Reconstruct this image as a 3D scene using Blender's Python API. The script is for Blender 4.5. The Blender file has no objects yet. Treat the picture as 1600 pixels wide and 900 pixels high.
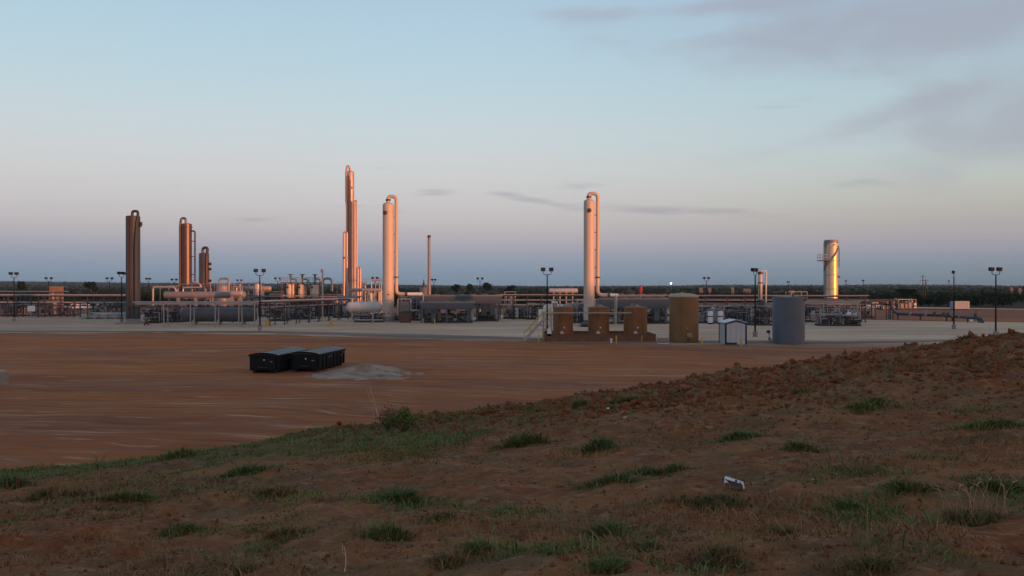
import bpy, math, random
import numpy as np
from mathutils import Vector, Matrix
R = math.radians
S = bpy.context.scene
COL = S.collection

# ------------------------------------------------------------------ camera
EYE = 7.4
cam_d = bpy.data.cameras.new("camera")
cam = bpy.data.objects.new("camera", cam_d)
COL.objects.link(cam)
cam_d.sensor_width = 36.0
cam_d.lens = 36.0 * 1350 / 1600
cam_d.clip_start = 0.1
cam_d.clip_end = 30000
cam.location = (0, 0, EYE)
cam.rotation_euler = (R(90 - math.degrees(math.atan(4 / 1350))), 0, 0)
S.camera = cam

# ------------------------------------------------------------------ view
S.view_settings.view_transform = 'Standard'
S.view_settings.look = 'None'
S.view_settings.exposure = 0.0
S.view_settings.gamma = 1.0

# ------------------------------------------------------------------ sun (very low, behind the camera to the right)
SUN_AZ = R(49)      # measured from the -Y axis towards +X
SUN_EL = R(3.8)
sdir = Vector((math.sin(SUN_AZ) * math.cos(SUN_EL), -math.cos(SUN_AZ) * math.cos(SUN_EL), math.sin(SUN_EL)))
sl = bpy.data.lights.new("sun", 'SUN')
sl.energy = 5.0
sl.color = (1.0, 0.32, 0.10)
sl.angle = R(1.2)
so = bpy.data.objects.new("sun", sl)
so.rotation_euler = sdir.to_track_quat('Z', 'Y').to_euler()
so.location = (60, -60, 40)
COL.objects.link(so)


def lin(c):
    return tuple(((v / 255) / 12.92 if v / 255 <= 0.04045 else (((v / 255) + 0.055) / 1.055) ** 2.4) for v in c)


# ------------------------------------------------------------------ world (dusk sky: belt of Venus over the earth's shadow)
W = bpy.data.worlds.new("World")
S.world = W
W.use_nodes = True
nt = W.node_tree
nt.nodes.clear()
N, L = nt.nodes, nt.links


def nd(tree, typ, **kw):
    n = tree.nodes.new(typ)
    for k, v in kw.items():
        setattr(n, k, v)
    return n


def mth(tree, op, a, b=None, c=None, clamp=False):
    n = tree.nodes.new('ShaderNodeMath')
    n.operation = op
    n.use_clamp = clamp
    for i, v in enumerate((a, b, c)):
        if v is None:
            continue
        if isinstance(v, (int, float)):
            n.inputs[i].default_value = v
        else:
            tree.links.new(v, n.inputs[i])
    return n.outputs[0]


def mixc(tree, fac, a, b, blend='MIX'):
    n = tree.nodes.new('ShaderNodeMix')
    n.data_type = 'RGBA'
    n.blend_type = blend
    for idx, v in ((0, fac), (6, a), (7, b)):
        if isinstance(v, (int, float)):
            n.inputs[idx].default_value = v
        elif isinstance(v, tuple):
            n.inputs[idx].default_value = (*v[:3], 1)
        else:
            tree.links.new(v, n.inputs[idx])
    return n.outputs[2]


def build_world():
    out = N.new('ShaderNodeOutputWorld')
    bg = N.new('ShaderNodeBackground')
    L.new(bg.outputs[0], out.inputs[0])
    tc = N.new('ShaderNodeTexCoord')
    sep = N.new('ShaderNodeSeparateXYZ')
    L.new(tc.outputs['Generated'], sep.inputs[0])
    el = mth(nt, 'ARCSINE', sep.outputs[2])
    az = mth(nt, 'ARCTAN2', sep.outputs[0], sep.outputs[1])

    def ramp(stops):
        r = N.new('ShaderNodeValToRGB')
        r.color_ramp.interpolation = 'B_SPLINE'
        e = r.color_ramp.elements
        while len(e) > 1:
            e.remove(e[-1])
        first = True
        for p, c in stops:
            if first:
                e[0].position = p
                e[0].color = (*lin(c), 1)
                first = False
            else:
                q = e.new(p)
                q.color = (*lin(c), 1)
        L.new(fac, r.inputs[0])
        return r.outputs[0]
    # elevation 0..90 deg -> sqrt-ish spread: fac = el / 0.8 rad
    fac = mth(nt, 'DIVIDE', el, 0.8, clamp=True)

    def f(py):
        return math.atan((446 - py) / 1350) / 0.8
    top = [(0.55, (138, 160, 186)), (1.0, (116, 138, 166))]
    left = ramp([(0, (116, 138, 156)), (f(432), (127, 146, 165)), (f(412), (142, 155, 173)), (f(393), (160, 163, 176)), (f(374), (179, 174, 181)),
                 (f(352), (191, 185, 187)), (f(322), (201, 198, 199)), (f(285), (206, 205, 205)), (f(230), (205, 213, 216)),
                 (f(150), (191, 213, 222)), (f(60), (180, 208, 223)), (f(-60), (170, 196, 218))] + top)
    right = ramp([(0, (106, 121, 132)), (f(432), (119, 135, 148)), (f(412), (138, 147, 160)), (f(393), (156, 156, 166)), (f(374), (171, 166, 170)),
                  (f(352), (178, 172, 168)), (f(322), (188, 187, 178)), (f(285), (190, 198, 194)), (f(230), (186, 203, 207)),
                  (f(150), (178, 202, 211)), (f(60), (167, 191, 209)), (f(-60), (158, 182, 206))] + top)
    side = N.new('ShaderNodeMapRange')
    side.interpolation_type = 'SMOOTHSTEP'
    side.inputs[1].default_value = -0.1
    side.inputs[2].default_value = 0.55
    L.new(az, side.inputs[0])
    sky = mixc(nt, side.outputs[0], left, right)

    # thin dusk clouds, laid out by direction
    cv = N.new('ShaderNodeCombineXYZ')
    L.new(mth(nt, 'MULTIPLY', az, 10.0), cv.inputs[0])
    L.new(mth(nt, 'MULTIPLY', el, 75.0), cv.inputs[1])
    n1 = nd(nt, 'ShaderNodeTexNoise')
    n1.inputs['Scale'].default_value = 1.3
    n1.inputs['Detail'].default_value = 6
    n1.inputs['Roughness'].default_value = 0.55
    n1.inputs['Distortion'].default_value = 0.5
    L.new(cv.outputs[0], n1.inputs['Vector'])
    cv2 = N.new('ShaderNodeCombineXYZ')
    L.new(mth(nt, 'MULTIPLY', az, 5.0), cv2.inputs[0])
    L.new(mth(nt, 'MULTIPLY', el, 13.0), cv2.inputs[1])
    n2 = nd(nt, 'ShaderNodeTexNoise')
    n2.inputs['Scale'].default_value = 1.6
    n2.inputs['Detail'].default_value = 8
    n2.inputs['Distortion'].default_value = 0.6
    L.new(cv2.outputs[0], n2.inputs['Vector'])

    def patch(px, py, w, h, tilt=0.0):
        a0 = math.atan((px - 800) / 1350)
        e0 = math.atan((446 - py) / 1350) * math.cos(a0)
        da = mth(nt, 'SUBTRACT', az, a0)
        de = mth(nt, 'SUBTRACT', mth(nt, 'SUBTRACT', el, e0), mth(nt, 'MULTIPLY', da, tilt))
        s = mth(nt, 'ADD', mth(nt, 'POWER', mth(nt, 'ABSOLUTE', mth(nt, 'DIVIDE', da, w / 1350)), 2.0),
                mth(nt, 'POWER', mth(nt, 'ABSOLUTE', mth(nt, 'DIVIDE', de, h / 1350)), 2.0))
        return mth(nt, 'EXPONENT', mth(nt, 'MULTIPLY', s, -1.0))

    def addup(lst):
        v = None
        for amp, p in lst:
            m = mth(nt, 'MULTIPLY', patch(*p), amp)
            v = m if v is None else mth(nt, 'ADD', v, m)
        return v
    big = addup([(1.0, (1430, 40, 400, 52, 0.0)), (1.0, (1610, 190, 190, 72, 0.1)), (0.5, (900, 24, 90, 14)),
                 (0.55, (1330, 195, 170, 22, 0.25)), (0.7, (1130, 8, 150, 14))])
    fine = addup([(0.8, (680, 300, 45, 8)), (0.8, (790, 305, 42, 7, -0.1)), (0.8, (860, 318, 50, 7, -0.15)), (0.95, (1040, 329, 120, 8)),
                  (0.75, (390, 343, 60, 8)), (0.7, (278, 289, 26, 6)), (0.65, (1345, 288, 70, 12)), (0.6, (900, 292, 90, 9)),
                  (0.5, (590, 262, 45, 6)), (0.5, (560, 326, 110, 10)), (0.6, (1250, 160, 140, 14)), (0.4, (1200, 335, 80, 10)), (0.45, (940, 318, 60, 9))])
    # big: soft threshold of noise inside the mask
    def thr(src, lo, hi):
        m = N.new('ShaderNodeMapRange')
        m.interpolation_type = 'SMOOTHSTEP'
        m.inputs[1].default_value = lo
        m.inputs[2].default_value = hi
        L.new(src, m.inputs[0])
        return m.outputs[0]
    bigm = thr(mth(nt, 'ADD', mth(nt, 'MULTIPLY', big, 0.62), mth(nt, 'MULTIPLY', n2.outputs[0], 0.75)), 0.48, 1.0)
    finem = thr(mth(nt, 'ADD', mth(nt, 'MULTIPLY', fine, 0.55), mth(nt, 'MULTIPLY', n1.outputs[0], 0.85)), 0.60, 1.02)
    amb = thr(n2.outputs[0], 0.62, 0.9)
    sky = mixc(nt, mth(nt, 'MULTIPLY', amb, 0.18), sky, lin((172, 168, 184)))
    sky = mixc(nt, mth(nt, 'MULTIPLY', bigm, 0.62), sky, lin((163, 162, 176)))
    sky = mixc(nt, mth(nt, 'MULTIPLY', finem, 0.42), sky, lin((146, 146, 160)))

    # afterglow around the sun, behind the camera
    dt = N.new('ShaderNodeVectorMath')
    dt.operation = 'DOT_PRODUCT'
    L.new(tc.outputs['Generated'], dt.inputs[0])
    dt.inputs[1].default_value = (math.sin(SUN_AZ), -math.cos(SUN_AZ), 0.0)
    d0 = mth(nt, 'MAXIMUM', dt.outputs['Value'], 0.0)
    g = mth(nt, 'MULTIPLY', mth(nt, 'POWER', d0, 3.0), mth(nt, 'EXPONENT', mth(nt, 'MULTIPLY', mth(nt, 'MAXIMUM', el, 0.0), -4.2)))
    glow = mixc(nt, 1.0, sky, mixc(nt, g, (0, 0, 0), (3.2, 1.40, 0.52)), 'ADD')
    L.new(glow, bg.inputs[0])
    bg.inputs[1].default_value = 1.0


build_world()

# ------------------------------------------------------------------ numpy noise
_rs = np.random.RandomState(7)
_G = _rs.rand(256, 256).astype(np.float64)


def vnoise(x, y):
    xi = np.floor(x).astype(np.int64)
    yi = np.floor(y).astype(np.int64)
    fx = x - xi
    fy = y - yi
    fx = fx * fx * (3 - 2 * fx)
    fy = fy * fy * (3 - 2 * fy)
    a = _G[xi & 255, yi & 255]
    b = _G[(xi + 1) & 255, yi & 255]
    c = _G[xi & 255, (yi + 1) & 255]
    d = _G[(xi + 1) & 255, (yi + 1) & 255]
    return (a * (1 - fx) + b * fx) * (1 - fy) + (c * (1 - fx) + d * fx) * fy - 0.5


def fbm(x, y, s, o=4, g=0.5):
    v = 0
    a = 1.0
    f = 1.0 / s
    for k in range(o):
        v = v + a * vnoise(x * f + 17.3 * k, y * f - 9.1 * k)
        a *= g
        f *= 2.03
    return v


def sstep(a, b, x):
    t = np.clip((x - a) / (b - a), 0, 1)
    return t * t * (3 - 2 * t)


def skyline(az):
    px = 800 + 1350 * np.tan(np.clip(az, -1.2, 1.2))
    xs = [-1500, 0, 120, 300, 500, 700, 800, 900, 960, 1060, 1110, 1300, 1400, 1500, 1600, 3000]
    ys = [440, 438.5, 440, 441.5, 442.5, 445, 446, 446.5, 446, 445.5, 444.3, 444.6, 443.6, 444.5, 446, 445]
    return np.interp(px, xs, ys)


def clod_mask(x, y):
    # rubble of clay clods along the crest, wider to the right
    w = 7.0 + 1.1 * np.clip(x + 9, 0, 11) + 2.5 * fbm(x, y, 3.0, 2)
    e = 34 + 1.1 * fbm(x, y * 0, 6.0, 2)
    return sstep(-15, -3, x) * sstep(w + 2, w * 0.6, e - y)


def ground_z(x, y):
    r = np.hypot(x, y)
    zp = EYE - 1.6 - 0.08 * np.maximum(y, -70) + 0.134 * np.clip(np.abs(y) / 30, .12, 1) ** .8 * np.minimum(x, 118) - 0.34 * sstep(14, 33, y) * (1 - .75 * sstep(-1, 13, x))  # unseen rise behind the camera is shaped to cast shade over slope and plant
    edge = 34 + 1.6 * fbm(x, x * 0 + 3.3, 7.0, 3) - 0.10 * np.clip(-x - 20, 0, 100)
    t = y - edge
    drop = 0.62 * 1.2 * np.log1p(np.exp(np.clip(t / 1.2, -30, 30)))
    drop = np.where(t > 30, 0.62 * t, drop)
    n = 0.24 * fbm(x, y, 5.0, 3) + 0.13 * fbm(x + 50, y, 1.1, 3) + 0.05 * fbm(x + 20, y * 1.5, 0.45, 2) + 0.035 * fbm(x, y + 9, 0.22, 3) - 0.07 * np.abs(fbm(x + 3, y + 70, 0.8, 3))
    cm = clod_mask(x, y)
    n = n + cm * (0.34 * np.abs(fbm(x, y + 40, 0.9, 3)) + 0.16 * fbm(x + 9, y, 0.36, 2) + 0.04)
    near = sstep(0, 3.0, r)
    zm = zp - drop + n * (0.25 + 0.75 * near)
    zm = np.maximum(zm, -0.6)
    # far country: low ridges rising to the skyline
    az = np.arctan2(x, y)
    rr = np.maximum(r, 1)
    depth = rr * np.cos(np.clip(az, -1.3, 1.3))
    zt = EYE + (446 - skyline(az)) / 1350 * depth - 2.6
    far = sstep(650, 3300, r)
    zf = np.minimum(zt, 40.0) * far * (0.86 + 0.14 * sstep(2500, 3600, r)) + 0.9 * fbm(x, y, 260.0, 3) * sstep(320, 700, r)
    zf = np.where(r > 3600, zf - (r - 3600) * 0.004, zf)
    zf = np.where(zf < -20, -20, zf)
    # below the mound's toe: level ground just under the yard
    k = 0.25
    a = zm
    b = np.zeros_like(zm) - 0.05 + zf
    h = np.clip(0.5 + 0.5 * (a - b) / k, 0, 1)
    return b * (1 - h) + a * h + k * h * (1 - h)


def gz(x, y):
    return float(ground_z(np.array([float(x)]), np.array([float(y)]))[0])


def mound_pt(px, py):
    """the spot on the dirt slope seen at a pixel of the photograph"""
    u = (px - 800) / 1350
    v = (py - 446) / 1350
    d = 1.6 / max(v - 0.08 + 0.134 * u, 0.02)
    ds = np.linspace(2.5, 44, 800)
    zz = EYE - v * ds
    g = ground_z(u * ds, ds)
    hit = np.where(g >= zz)[0]
    if len(hit):
        d = ds[hit[0]]
    else:
        d = min(d, 34)
    return u * d, d


def gd(py):
    return EYE * 1350 / (py - 446)


def at(px, d):
    return ((px - 800) / 1350 * d, d)


# ------------------------------------------------------------------ materials
MATS = {}


def mat(name, col, rough=0.7, metal=0.0, var=0.15, scale=2.0, bump=0.0, stretch=(1, 1, 1), col2=None, spec=0.5, emis=None, island=0.0, bscale=None, streak=0.0):
    if name in MATS:
        return MATS[name]
    m = bpy.data.materials.new(name)
    m.use_nodes = True
    t = m.node_tree
    b = t.nodes['Principled BSDF']
    b.inputs['Roughness'].default_value = rough
    b.inputs['Metallic'].default_value = metal
    b.inputs['Specular IOR Level'].default_value = spec
    tc = t.nodes.new('ShaderNodeTexCoord')
    mp = t.nodes.new('ShaderNodeMapping')
    mp.inputs['Scale'].default_value = stretch
    t.links.new(tc.outputs['Object'], mp.inputs[0])
    nz = t.nodes.new('ShaderNodeTexNoise')
    nz.inputs['Scale'].default_value = scale
    nz.inputs['Detail'].default_value = 6
    nz.inputs['Roughness'].default_value = 0.6
    t.links.new(mp.outputs[0], nz.inputs['Vector'])
    rp = t.nodes.new('ShaderNodeMapRange')
    rp.inputs[1].default_value = 0.3
    rp.inputs[2].default_value = 0.7
    t.links.new(nz.outputs[0], rp.inputs[0])
    c2 = col2 if col2 else tuple(c * (1 - var) for c in col)
    c1 = col if col2 else tuple(min(1, c * (1 + var)) for c in col)
    c = mixc(t, rp.outputs[0], c2, c1)
    if streak:
        mp2 = t.nodes.new('ShaderNodeMapping')
        mp2.inputs['Scale'].default_value = (6, 6, 0.35)
        t.links.new(tc.outputs['Object'], mp2.inputs[0])
        n2 = t.nodes.new('ShaderNodeTexNoise')
        n2.inputs['Scale'].default_value = 1.0
        n2.inputs['Detail'].default_value = 3
        t.links.new(mp2.outputs[0], n2.inputs['Vector'])
        r2 = t.nodes.new('ShaderNodeMapRange')
        r2.inputs[1].default_value = 0.5
        r2.inputs[2].default_value = 0.75
        t.links.new(n2.outputs[0], r2.inputs[0])
        c = mixc(t, mth(t, 'MULTIPLY', r2.outputs[0], streak), c, tuple(q * 0.35 for q in col))
    if island:
        ge = t.nodes.new('ShaderNodeNewGeometry')
        hs = t.nodes.new('ShaderNodeHueSaturation')
        t.links.new(c, hs.inputs['Color'])
        t.links.new(mth(t, 'ADD', mth(t, 'MULTIPLY', ge.outputs['Random Per Island'], island * 2), 1 - island), hs.inputs['Value'])
        t.links.new(mth(t, 'ADD', mth(t, 'MULTIPLY', ge.outputs['Random Per Island'], -0.02), 0.51), hs.inputs['Hue'])
        c = hs.outputs[0]
    t.links.new(c, b.inputs['Base Color'])
    rr = mth(t, 'ADD', mth(t, 'MULTIPLY', nz.outputs[0], 0.25), rough - 0.12, clamp=True)
    t.links.new(rr, b.inputs['Roughness'])
    if bump:
        bp = t.nodes.new('ShaderNodeBump')
        bp.inputs['Strength'].default_value = bump
        bp.inputs['Distance'].default_value = 0.03
        src = nz.outputs[0]
        if bscale:
            n3 = t.nodes.new('ShaderNodeTexNoise')
            n3.inputs['Scale'].default_value = bscale
            n3.inputs['Detail'].default_value = 4
            t.links.new(tc.outputs['Object'], n3.inputs['Vector'])
            src = n3.outputs[0]
        t.links.new(src, bp.inputs['Height'])
        t.links.new(bp.outputs[0], b.inputs['Normal'])
    if emis:
        b.inputs['Emission Color'].default_value = (*emis[0], 1)
        b.inputs['Emission Strength'].default_value = emis[1]
    MATS[name] = m
    return m


GLOWJ = mat('painted sunset glow', (0.66, 0.44, 0.22), 0.46, 1.0, 0.12, 1.1, bump=0.9, bscale=.8)  # golden sunset reflection put into the colour, for the silver column's lower part
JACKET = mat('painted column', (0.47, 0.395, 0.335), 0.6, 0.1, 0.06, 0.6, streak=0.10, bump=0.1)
COPPER = mat('dull aluminium jacket', (0.44, 0.34, 0.31), 0.5, 0.55, 0.12, 0.8, bump=0.15)
BRONZE = mat('tarnished jacket', (0.105, 0.082, 0.082), 0.42, 0.6, 0.2, 0.7, bump=0.2, streak=0.2)
DARKCOL = mat('weathered grey jacket', (0.032, 0.043, 0.056), 0.6, 0.1, 0.22, 0.5, streak=0.35, bump=0.2)
SILVER = mat('bright aluminium jacket', (0.50, 0.45, 0.38), 0.55, 0.6, 0.10, 1.1, bump=0.5, bscale=1.4)
PIPEL = mat('light pipe lagging', (0.29, 0.29, 0.30), 0.5, 0.35, 0.12, 1.5)
PIPEM = mat('grey pipe', (0.22, 0.22, 0.23), 0.5, 0.4, 0.15, 1.5)
PIPED = mat('dark pipe', (0.055, 0.058, 0.068), 0.55, 0.3, 0.2, 1.5)
GALV = mat('galvanised steel', (0.33, 0.32, 0.31), 0.5, 0.6, 0.15, 4)
STEELD = mat('dark painted steel', (0.035, 0.037, 0.045), 0.5, 0.2, 0.2, 3)
RUSTST = mat('rust primer steel', (0.11, 0.055, 0.035), 0.75, 0.1, 0.25, 3)
VGREY = mat('grey vessel paint', (0.20, 0.20, 0.215), 0.5, 0.1, 0.12, 0.8, streak=0.2)
VDARK = mat('dark vessel paint', (0.075, 0.078, 0.09), 0.55, 0.1, 0.15, 0.8, streak=0.2)
VWHITE = mat('white vessel paint', (0.58, 0.55, 0.53), 0.5, 0.0, 0.08, 0.8, streak=0.2)
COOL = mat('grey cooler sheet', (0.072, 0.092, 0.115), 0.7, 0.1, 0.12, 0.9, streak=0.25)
COOLR = mat('cooler louvre', (0.15, 0.17, 0.19), 0.7, 0.1, 0.12, 2.0)
BROWN = mat('brown fibreglass tank', (0.23, 0.092, 0.028), 0.62, 0.0, 0.16, 0.9, streak=0.35, bump=0.1)
OLIVE = mat('tan brown fibreglass tank', (0.20, 0.098, 0.030), 0.6, 0.0, 0.16, 0.7, streak=0.35, bump=0.1)
WALLB = mat('containment wall', (0.15, 0.068, 0.034), 0.75, 0.0, 0.25, 1.2, streak=0.3)
BLUEG = mat('blue grey tank', (0.10, 0.115, 0.145), 0.5, 0.05, 0.12, 0.8, streak=0.2, bump=0.1)
WHITE = mat('white paint', (0.66, 0.66, 0.68), 0.55, 0.0, 0.08, 2)
SHEDW = mat('shed cladding', (0.46, 0.46, 0.50), 0.55, 0.0, 0.05, 2, streak=0.15)
SHEDR = mat('pale blue roof', (0.55, 0.60, 0.68), 0.45, 0.1, 0.08, 2)
NAVY = mat('navy trim', (0.012, 0.018, 0.055), 0.5, 0.0, 0.1, 2)
YELLOW = mat('yellow paint', (0.50, 0.30, 0.03), 0.55, 0.0, 0.12, 4)
CONC = mat('concrete', (0.24, 0.22, 0.20), 0.9, 0.0, 0.18, 4, bump=0.3)
REDM = mat('red cloth', (0.55, 0.05, 0.06), 0.8, 0.0, 0.1, 4)
REDV = mat('dull red valve', (0.16, 0.03, 0.025), 0.7, 0.0, 0.1, 4)
DIMW = mat('dusty pale wall', (0.10, 0.105, 0.11), 0.8, 0.0, 0.1, 2)
POLEM = mat('black pole paint', (0.010, 0.011, 0.016), 0.7, 0.0, 0.2, 3, spec=.2)
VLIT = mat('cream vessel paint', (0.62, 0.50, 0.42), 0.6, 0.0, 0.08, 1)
BOXW = mat('dull white box paint', (0.30, 0.33, 0.40), 0.7, 0.0, 0.08, 1)
ROOFT = mat('pale tan roof', (0.42, 0.33, 0.22), 0.7, 0.0, 0.1, 1.5)
BLACKP = mat('black painted steel', (0.007, 0.007, 0.008), 0.7, 0.0, 0.3, 2, bump=0.2, spec=.25)
LIDM = mat('grey ribbed lid', (0.15, 0.165, 0.15), 0.55, 0.2, 0.15, 1.5)
GLASS = mat('dark glass', (0.03, 0.035, 0.045), 0.12, 0.0, 0.1, 2)
ORANGEB = mat('orange painted cladding', (0.20, 0.11, 0.055), 0.7, 0.0, 0.1, 2)
TANB = mat('tan block', (0.30, 0.23, 0.18), 0.85, 0.0, 0.2, 3)
CLOTH = mat('paper', (0.62, 0.63, 0.68), 0.7, 0.0, 0.05, 6)
CLOTHD = mat('dark print', (0.06, 0.06, 0.10), 0.6, 0.0, 0.1, 6)
LAMP = mat('lit lamp', (1, 1, 1), 0.5, 0.0, 0.0, 1, emis=((0.9, 0.95, 1.0), 30))
BARK = mat('bark', (0.06, 0.045, 0.035), 0.9, 0, 0.2, 6)
LEAFD = mat('scrub leaves', (0.0085, 0.021, 0.009), 0.9, 0, 0.35, 0.03, island=0.2, spec=0.05)
GRASSG = mat('green grass blades', (0.115, 0.150, 0.040), 0.7, 0, 0.25, 1.2, island=0.35, spec=0.25)
GRASSB = mat('blue green grass blades', (0.088, 0.140, 0.046), 0.7, 0, 0.2, 1.2, island=0.3, spec=0.25)
GRASSO = mat('olive weed leaves', (0.135, 0.130, 0.052), 0.75, 0, 0.25, 1.2, island=0.3, spec=0.2)
GRASSY = mat('dry straw', (0.26, 0.140, 0.060), 0.8, 0, 0.3, 1.2, island=0.35, spec=0.2)
GRASSR = mat('dead reddish leaves', (0.085, 0.035, 0.024), 0.8, 0, 0.3, 2, island=0.3, spec=0.2)
STRAW = mat('pale stalk', (0.50, 0.30, 0.18), 0.8, 0, 0.2, 2, spec=0.2)
FLOWER = mat('yellow flowers', (0.16, 0.10, 0.02), 0.8, 0, 0.2, 2, island=0.2, spec=0.2)


# ------------------------------------------------------------------ mesh building
class MB:
    def __init__(self):
        self.v, self.f, self.n = [], [], 0

    def add(self, vs, fs):
        o = self.n
        self.v.extend(vs)
        self.f.extend([tuple(i + o for i in q) for q in fs])
        self.n += len(vs)
        return self

    def box(self, x0, x1, y0, y1, z0, z1):
        return self.add([(x0, y0, z0), (x1, y0, z0), (x1, y1, z0), (x0, y1, z0), (x0, y0, z1), (x1, y0, z1), (x1, y1, z1), (x0, y1, z1)],
                        [(0, 3, 2, 1), (4, 5, 6, 7), (0, 1, 5, 4), (1, 2, 6, 5), (2, 3, 7, 6), (3, 0, 4, 7)])

    def bar(self, a, b, w, h=None):
        """square bar from a to b"""
        h = h or w
        a, b = Vector(a), Vector(b)
        t = (b - a).normalized()
        up = Vector((0, 0, 1)) if abs(t.z) < 0.95 else Vector((0, 1, 0))
        s = t.cross(up).normalized() * w / 2
        u = s.cross(t).normalized() * h / 2
        vs = [tuple(p + sx * s + ux * u) for p in (a, b) for sx, ux in ((-1, -1), (1, -1), (1, 1), (-1, 1))]
        return self.add(vs, [(0, 1, 2, 3), (7, 6, 5, 4), (0, 4, 5, 1), (1, 5, 6, 2), (2, 6, 7, 3), (3, 7, 4, 0)])

    def tube(self, pts, r, n=10, cap=True):
        pts = [Vector(p) for p in pts]
        m = len(pts)
        rs = r if isinstance(r, (list, tuple)) else [r] * m
        tg = []
        for i in range(m):
            if i == 0:
                t = pts[1] - pts[0]
            elif i == m - 1:
                t = pts[-1] - pts[-2]
            else:
                t = (pts[i] - pts[i - 1]).normalized() + (pts[i + 1] - pts[i]).normalized()
            tg.append(t.normalized())
        up = Vector((0, 0, 1)) if abs(tg[0].z) < 0.9 else Vector((0, 1, 0))
        nrm = tg[0].cross(up).normalized()
        vs, fs = [], []
        for i in range(m):
            t = tg[i]
            nrm = (nrm - t * nrm.dot(t)).normalized()
            bn = t.cross(nrm)
            for k in range(n):
                a = 2 * math.pi * k / n
                vs.append(tuple(pts[i] + (nrm * math.cos(a) + bn * math.sin(a)) * rs[i]))
        for i in range(m - 1):
            for k in range(n):
                k2 = (k + 1) % n
                fs.append((i * n + k, i * n + k2, (i + 1) * n + k2, (i + 1) * n + k))
        if cap:
            fs.append(tuple(range(n - 1, -1, -1)))
            fs.append(tuple((m - 1) * n + k for k in range(n)))
        return self.add(vs, fs)

    def lathe(self, prof, c=(0, 0, 0), n=24, axis='z'):
        vs, fs = [], []
        m = len(prof)
        for (r, h) in prof:
            for k in range(n):
                a = 2 * math.pi * k / n
                p = (r * math.cos(a), r * math.sin(a), h)
                if axis == 'x':
                    p = (h, r * math.cos(a), r * math.sin(a))
                elif axis == 'y':
                    p = (r * math.cos(a), h, r * math.sin(a))
                vs.append((p[0] + c[0], p[1] + c[1], p[2] + c[2]))
        for i in range(m - 1):
            for k in range(n):
                k2 = (k + 1) % n
                q = (i * n + k, i * n + k2, (i + 1) * n + k2, (i + 1) * n + k)
                fs.append(q if axis != 'y' else q[::-1])
        if prof[0][0] > 1e-4:
            q = tuple(range(n - 1, -1, -1))
            fs.append(q if axis != 'y' else q[::-1])
        if prof[-1][0] > 1e-4:
            q = tuple((m - 1) * n + k for k in range(n))
            fs.append(q if axis != 'y' else q[::-1])
        return self.add(vs, fs)

    def cyl(self, c, r, h, n=20, axis='z'):
        return self.lathe([(r, 0), (r, h)], c, n, axis)

    def prism(self, poly, y0, y1):
        """polygon in xz extruded along y"""
        n = len(poly)
        vs = [(x, y0, z) for x, z in poly] + [(x, y1, z) for x, z in poly]
        fs = [tuple(range(n)), tuple(range(2 * n - 1, n - 1, -1))]
        for i in range(n):
            j = (i + 1) % n
            fs.append((i, i + n, j + n, j))
        return self.add(vs, fs)

    def mesh(self, name, m, ang=35):
        me = bpy.data.meshes.new(name)
        me.from_pydata(self.v, [], self.f)
        me.materials.append(m)
        me.update()
        if ang:
            me.shade_smooth()
            me.set_sharp_from_angle(angle=R(ang))
        return me


def link(name, me, parent=None, loc=(0, 0, 0), rz=0):
    o = bpy.data.objects.new(name, me)
    COL.objects.link(o)
    if parent is not None:
        o.parent = parent
    o.location = loc
    if rz:
        o.rotation_euler = (0, 0, rz)
    return o


def part(name, mb, m, parent, loc=(0, 0, 0), label=None, ang=35):
    me = mb if isinstance(mb, bpy.types.Mesh) else mb.mesh(name, m, ang)
    o = link(name, me, parent, loc)
    if label:
        o['label'] = label
    return o


def thing(name, label, cat, loc=(0, 0, 0), group=None, rz=0):
    o = link(name, None, None, loc, rz)
    o.empty_display_size = 0.2
    o['label'] = label
    o['category'] = cat
    if group:
        o['group'] = group
    return o


def single(name, mb, m, label, cat, loc=(0, 0, 0), group=None, rz=0, ang=35):
    me = mb if isinstance(mb, bpy.types.Mesh) else mb.mesh(name, m, ang)
    o = link(name, me, None, loc, rz)
    o['label'] = label
    o['category'] = cat
    if group:
        o['group'] = group
    return o


def copy_tree(src, parent=None):
    c = src.copy()
    COL.objects.link(c)
    c.parent = parent
    for ch in src.children:
        copy_tree(ch, c)
    return c


class F:
    """metres from the photograph's pixels at one distance d; origin on the ground under px0"""

    def __init__(self, px0, d):
        self.px0, self.d = px0, d
        self.k = d / 1350
        self.loc = (*at(px0, d), 0.0)

    def X(self, px):
        return (px - self.px0) * self.k

    def Z(self, py):
        return EYE - (py - 446) * self.k


def fillet(pts, r, seg=4):
    pts = [Vector(p) for p in pts]
    out = [pts[0]]
    for i in range(1, len(pts) - 1):
        a, b, c = pts[i - 1], pts[i], pts[i + 1]
        d1, d2 = (a - b), (c - b)
        q = min(r, d1.length * 0.49, d2.length * 0.49)
        p1 = b + d1.normalized() * q
        p2 = b + d2.normalized() * q
        for k in range(seg + 1):
            t = k / seg
            out.append(p1 * (1 - t) ** 2 + b * 2 * t * (1 - t) + p2 * t ** 2)
    out.append(pts[-1])
    return out


def dome_prof(r, z0, z1, hd=0.5, seg=5, bottom=True):
    """vertical vessel outline with rounded heads"""
    p = []
    if bottom:
        for k in range(seg + 1):
            a = math.pi / 2 * k / seg
            p.append((max(r * math.sin(a), 1e-5), z0 + r * hd * (1 - math.cos(a))))
    else:
        p.append((r, z0))
    for k in range(seg + 1):
        a = math.pi / 2 * (1 - k / seg)
        p.append((max(r * math.sin(a), 1e-5), z1 - r * hd * (1 - math.cos(a))))
    return p


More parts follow.
